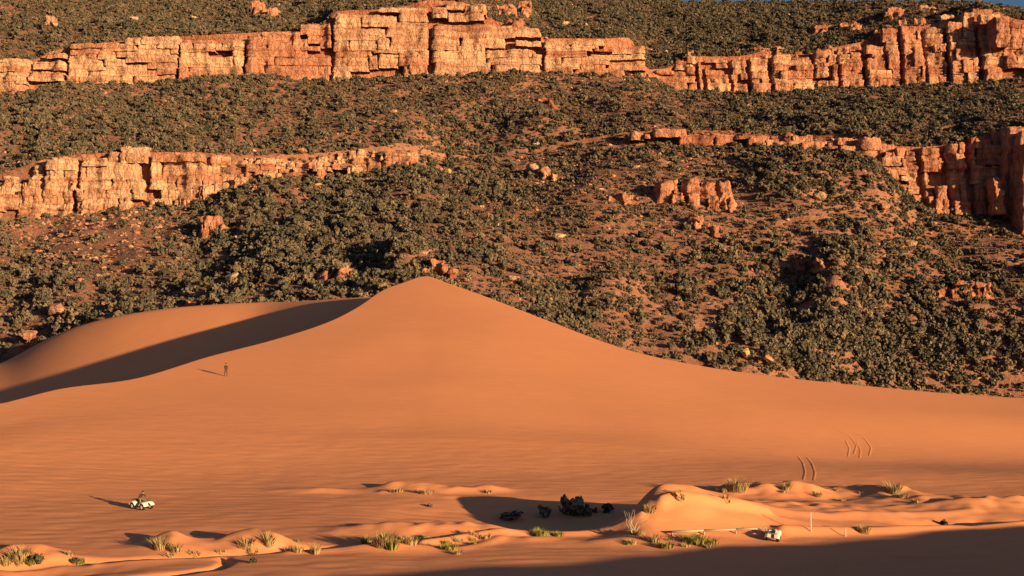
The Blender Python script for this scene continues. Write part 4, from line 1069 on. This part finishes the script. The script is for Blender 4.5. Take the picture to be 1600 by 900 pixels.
# walker, facing away up the slope, +y forward
J = {'pelvis': (0, 0, .92), 'waist': (0, .01, 1.08), 'chest': (0, .02, 1.30), 'neck': (0, .03, 1.48), 'head0': (0, .04, 1.57), 'head1': (0, .04, 1.70)}
R = {'pelvis': (.15, .11), 'waist': (.135, .10), 'chest': (.17, .115), 'neck': .055, 'head0': (.075, .085), 'head1': (.078, .09)}
L = [('pelvis', 'waist'), ('waist', 'chest'), ('chest', 'neck'), ('neck', 'head0'), ('head0', 'head1')]
for s, sgn, fy in (('l', -1, .20), ('r', 1, -.16)):
    J.update({s + 'sh': (sgn * .19, .02, 1.40), s + 'el': (sgn * .25, -.02 - fy * .2, 1.13), s + 'wr': (sgn * .26, .08 - fy * .6, .90), s + 'hip': (sgn * .09, 0, .86), s + 'kn': (sgn * .10, fy * .75 + .05, .48), s + 'an': (sgn * .10, fy, .09), s + 'toe': (sgn * .11, fy + .16, .04)})
    R.update({s + 'sh': .068, s + 'el': .048, s + 'wr': .034, s + 'hip': .095, s + 'kn': .062, s + 'an': .045, s + 'toe': .038})
    L += [('chest', s + 'sh'), (s + 'sh', s + 'el'), (s + 'el', s + 'wr'), ('pelvis', s + 'hip'), (s + 'hip', s + 'kn'), (s + 'kn', s + 'an'), (s + 'an', s + 'toe')]
    hand(J, L, R, s, s + 'wr', (0, .1, -1), (0, sgn, 0), (-sgn, 0, 0))
def wband(c):
    if c.z > 1.47: return 0
    if c.z < .93 and abs(c.x) > .205: return 0
    return 1 if c.z > .96 else 2
x, y, z = on_sand(353, 588)
walker = person('person in dark clothes walking up the bright dune face', J, L, R, (x, y, z), Matrix.Rotation(math.radians(35), 4, 'Z'), [M_SKIN, M_SHIRT, M_TROUS], wband)
def hair_cap(parent, c, rx, ry, rz, cut, tilt=0.0):
    bm = bmesh.new(); bmesh.ops.create_uvsphere(bm, u_segments=14, v_segments=10, radius=1.0)
    bmesh.ops.delete(bm, geom=[v for v in bm.verts if v.co.z < cut and v.co.y > -0.2], context='VERTS')
    for v in bm.verts: v.co = Vector((v.co.x * rx, v.co.y * ry, v.co.z * rz))
    o = bm_obj('hair', bm, M_HAIR, parent, True); o.location = c; o.rotation_euler = (tilt, 0, 0); return o
hair_cap(walker, (0, .035, 1.67), .092, .103, .105, 0.15)
# rider on the quad: +x forward, leaning forward over the handlebar
J = {'pelvis': (-.30, 0, .88), 'waist': (-.20, 0, 1.03), 'chest': (-.03, 0, 1.22), 'neck': (.10, 0, 1.36), 'head0': (.15, 0, 1.43), 'head1': (.19, 0, 1.54)}
R = {'pelvis': (.14, .12), 'waist': (.12, .11), 'chest': (.155, .12), 'neck': .055, 'head0': (.08, .085), 'head1': (.085, .09)}
L = [('pelvis', 'waist'), ('waist', 'chest'), ('chest', 'neck'), ('neck', 'head0'), ('head0', 'head1')]
for s, sgn in (('l', 1), ('r', -1)):
    J.update({s + 'sh': (.02, sgn * .19, 1.29), s + 'el': (.10, sgn * .33, 1.10), s + 'wr': (.22, sgn * .33, 1.015), s + 'hip': (-.24, sgn * .12, .84), s + 'kn': (.16, sgn * .27, .80), s + 'an': (.02, sgn * .27, .42), s + 'toe': (.18, sgn * .28, .37)})
    R.update({s + 'sh': .066, s + 'el': .046, s + 'wr': .034, s + 'hip': .09, s + 'kn': .062, s + 'an': .045, s + 'toe': .038})
    L += [('chest', s + 'sh'), (s + 'sh', s + 'el'), (s + 'el', s + 'wr'), ('pelvis', s + 'hip'), (s + 'hip', s + 'kn'), (s + 'kn', s + 'an'), (s + 'an', s + 'toe')]
    hand(J, L, R, s, s + 'wr', (.8, 0, -.25), (0, sgn, 0), (0, 0, 1), 0.6)
def rband(c):
    if c.x > .08 and c.z > 1.37: return 0
    if c.x > .205 and c.z > .9 and abs(c.y) > .2: return 0
    if c.z > .97 or (c.z > .93 and c.x < -.1): return 1
    return 2 if c.z > .45 else 1
rider = person('person in a dark top leaning forward on the moving quad bike', J, L, R, q1l, q1m, [M_SKIN, M_SHIRT, M_TAN], rband)
h = hair_cap(rider, (.165, 0, 1.52), .098, .095, .105, 0.0); h.rotation_euler = (0, 0.35, -math.pi / 2)
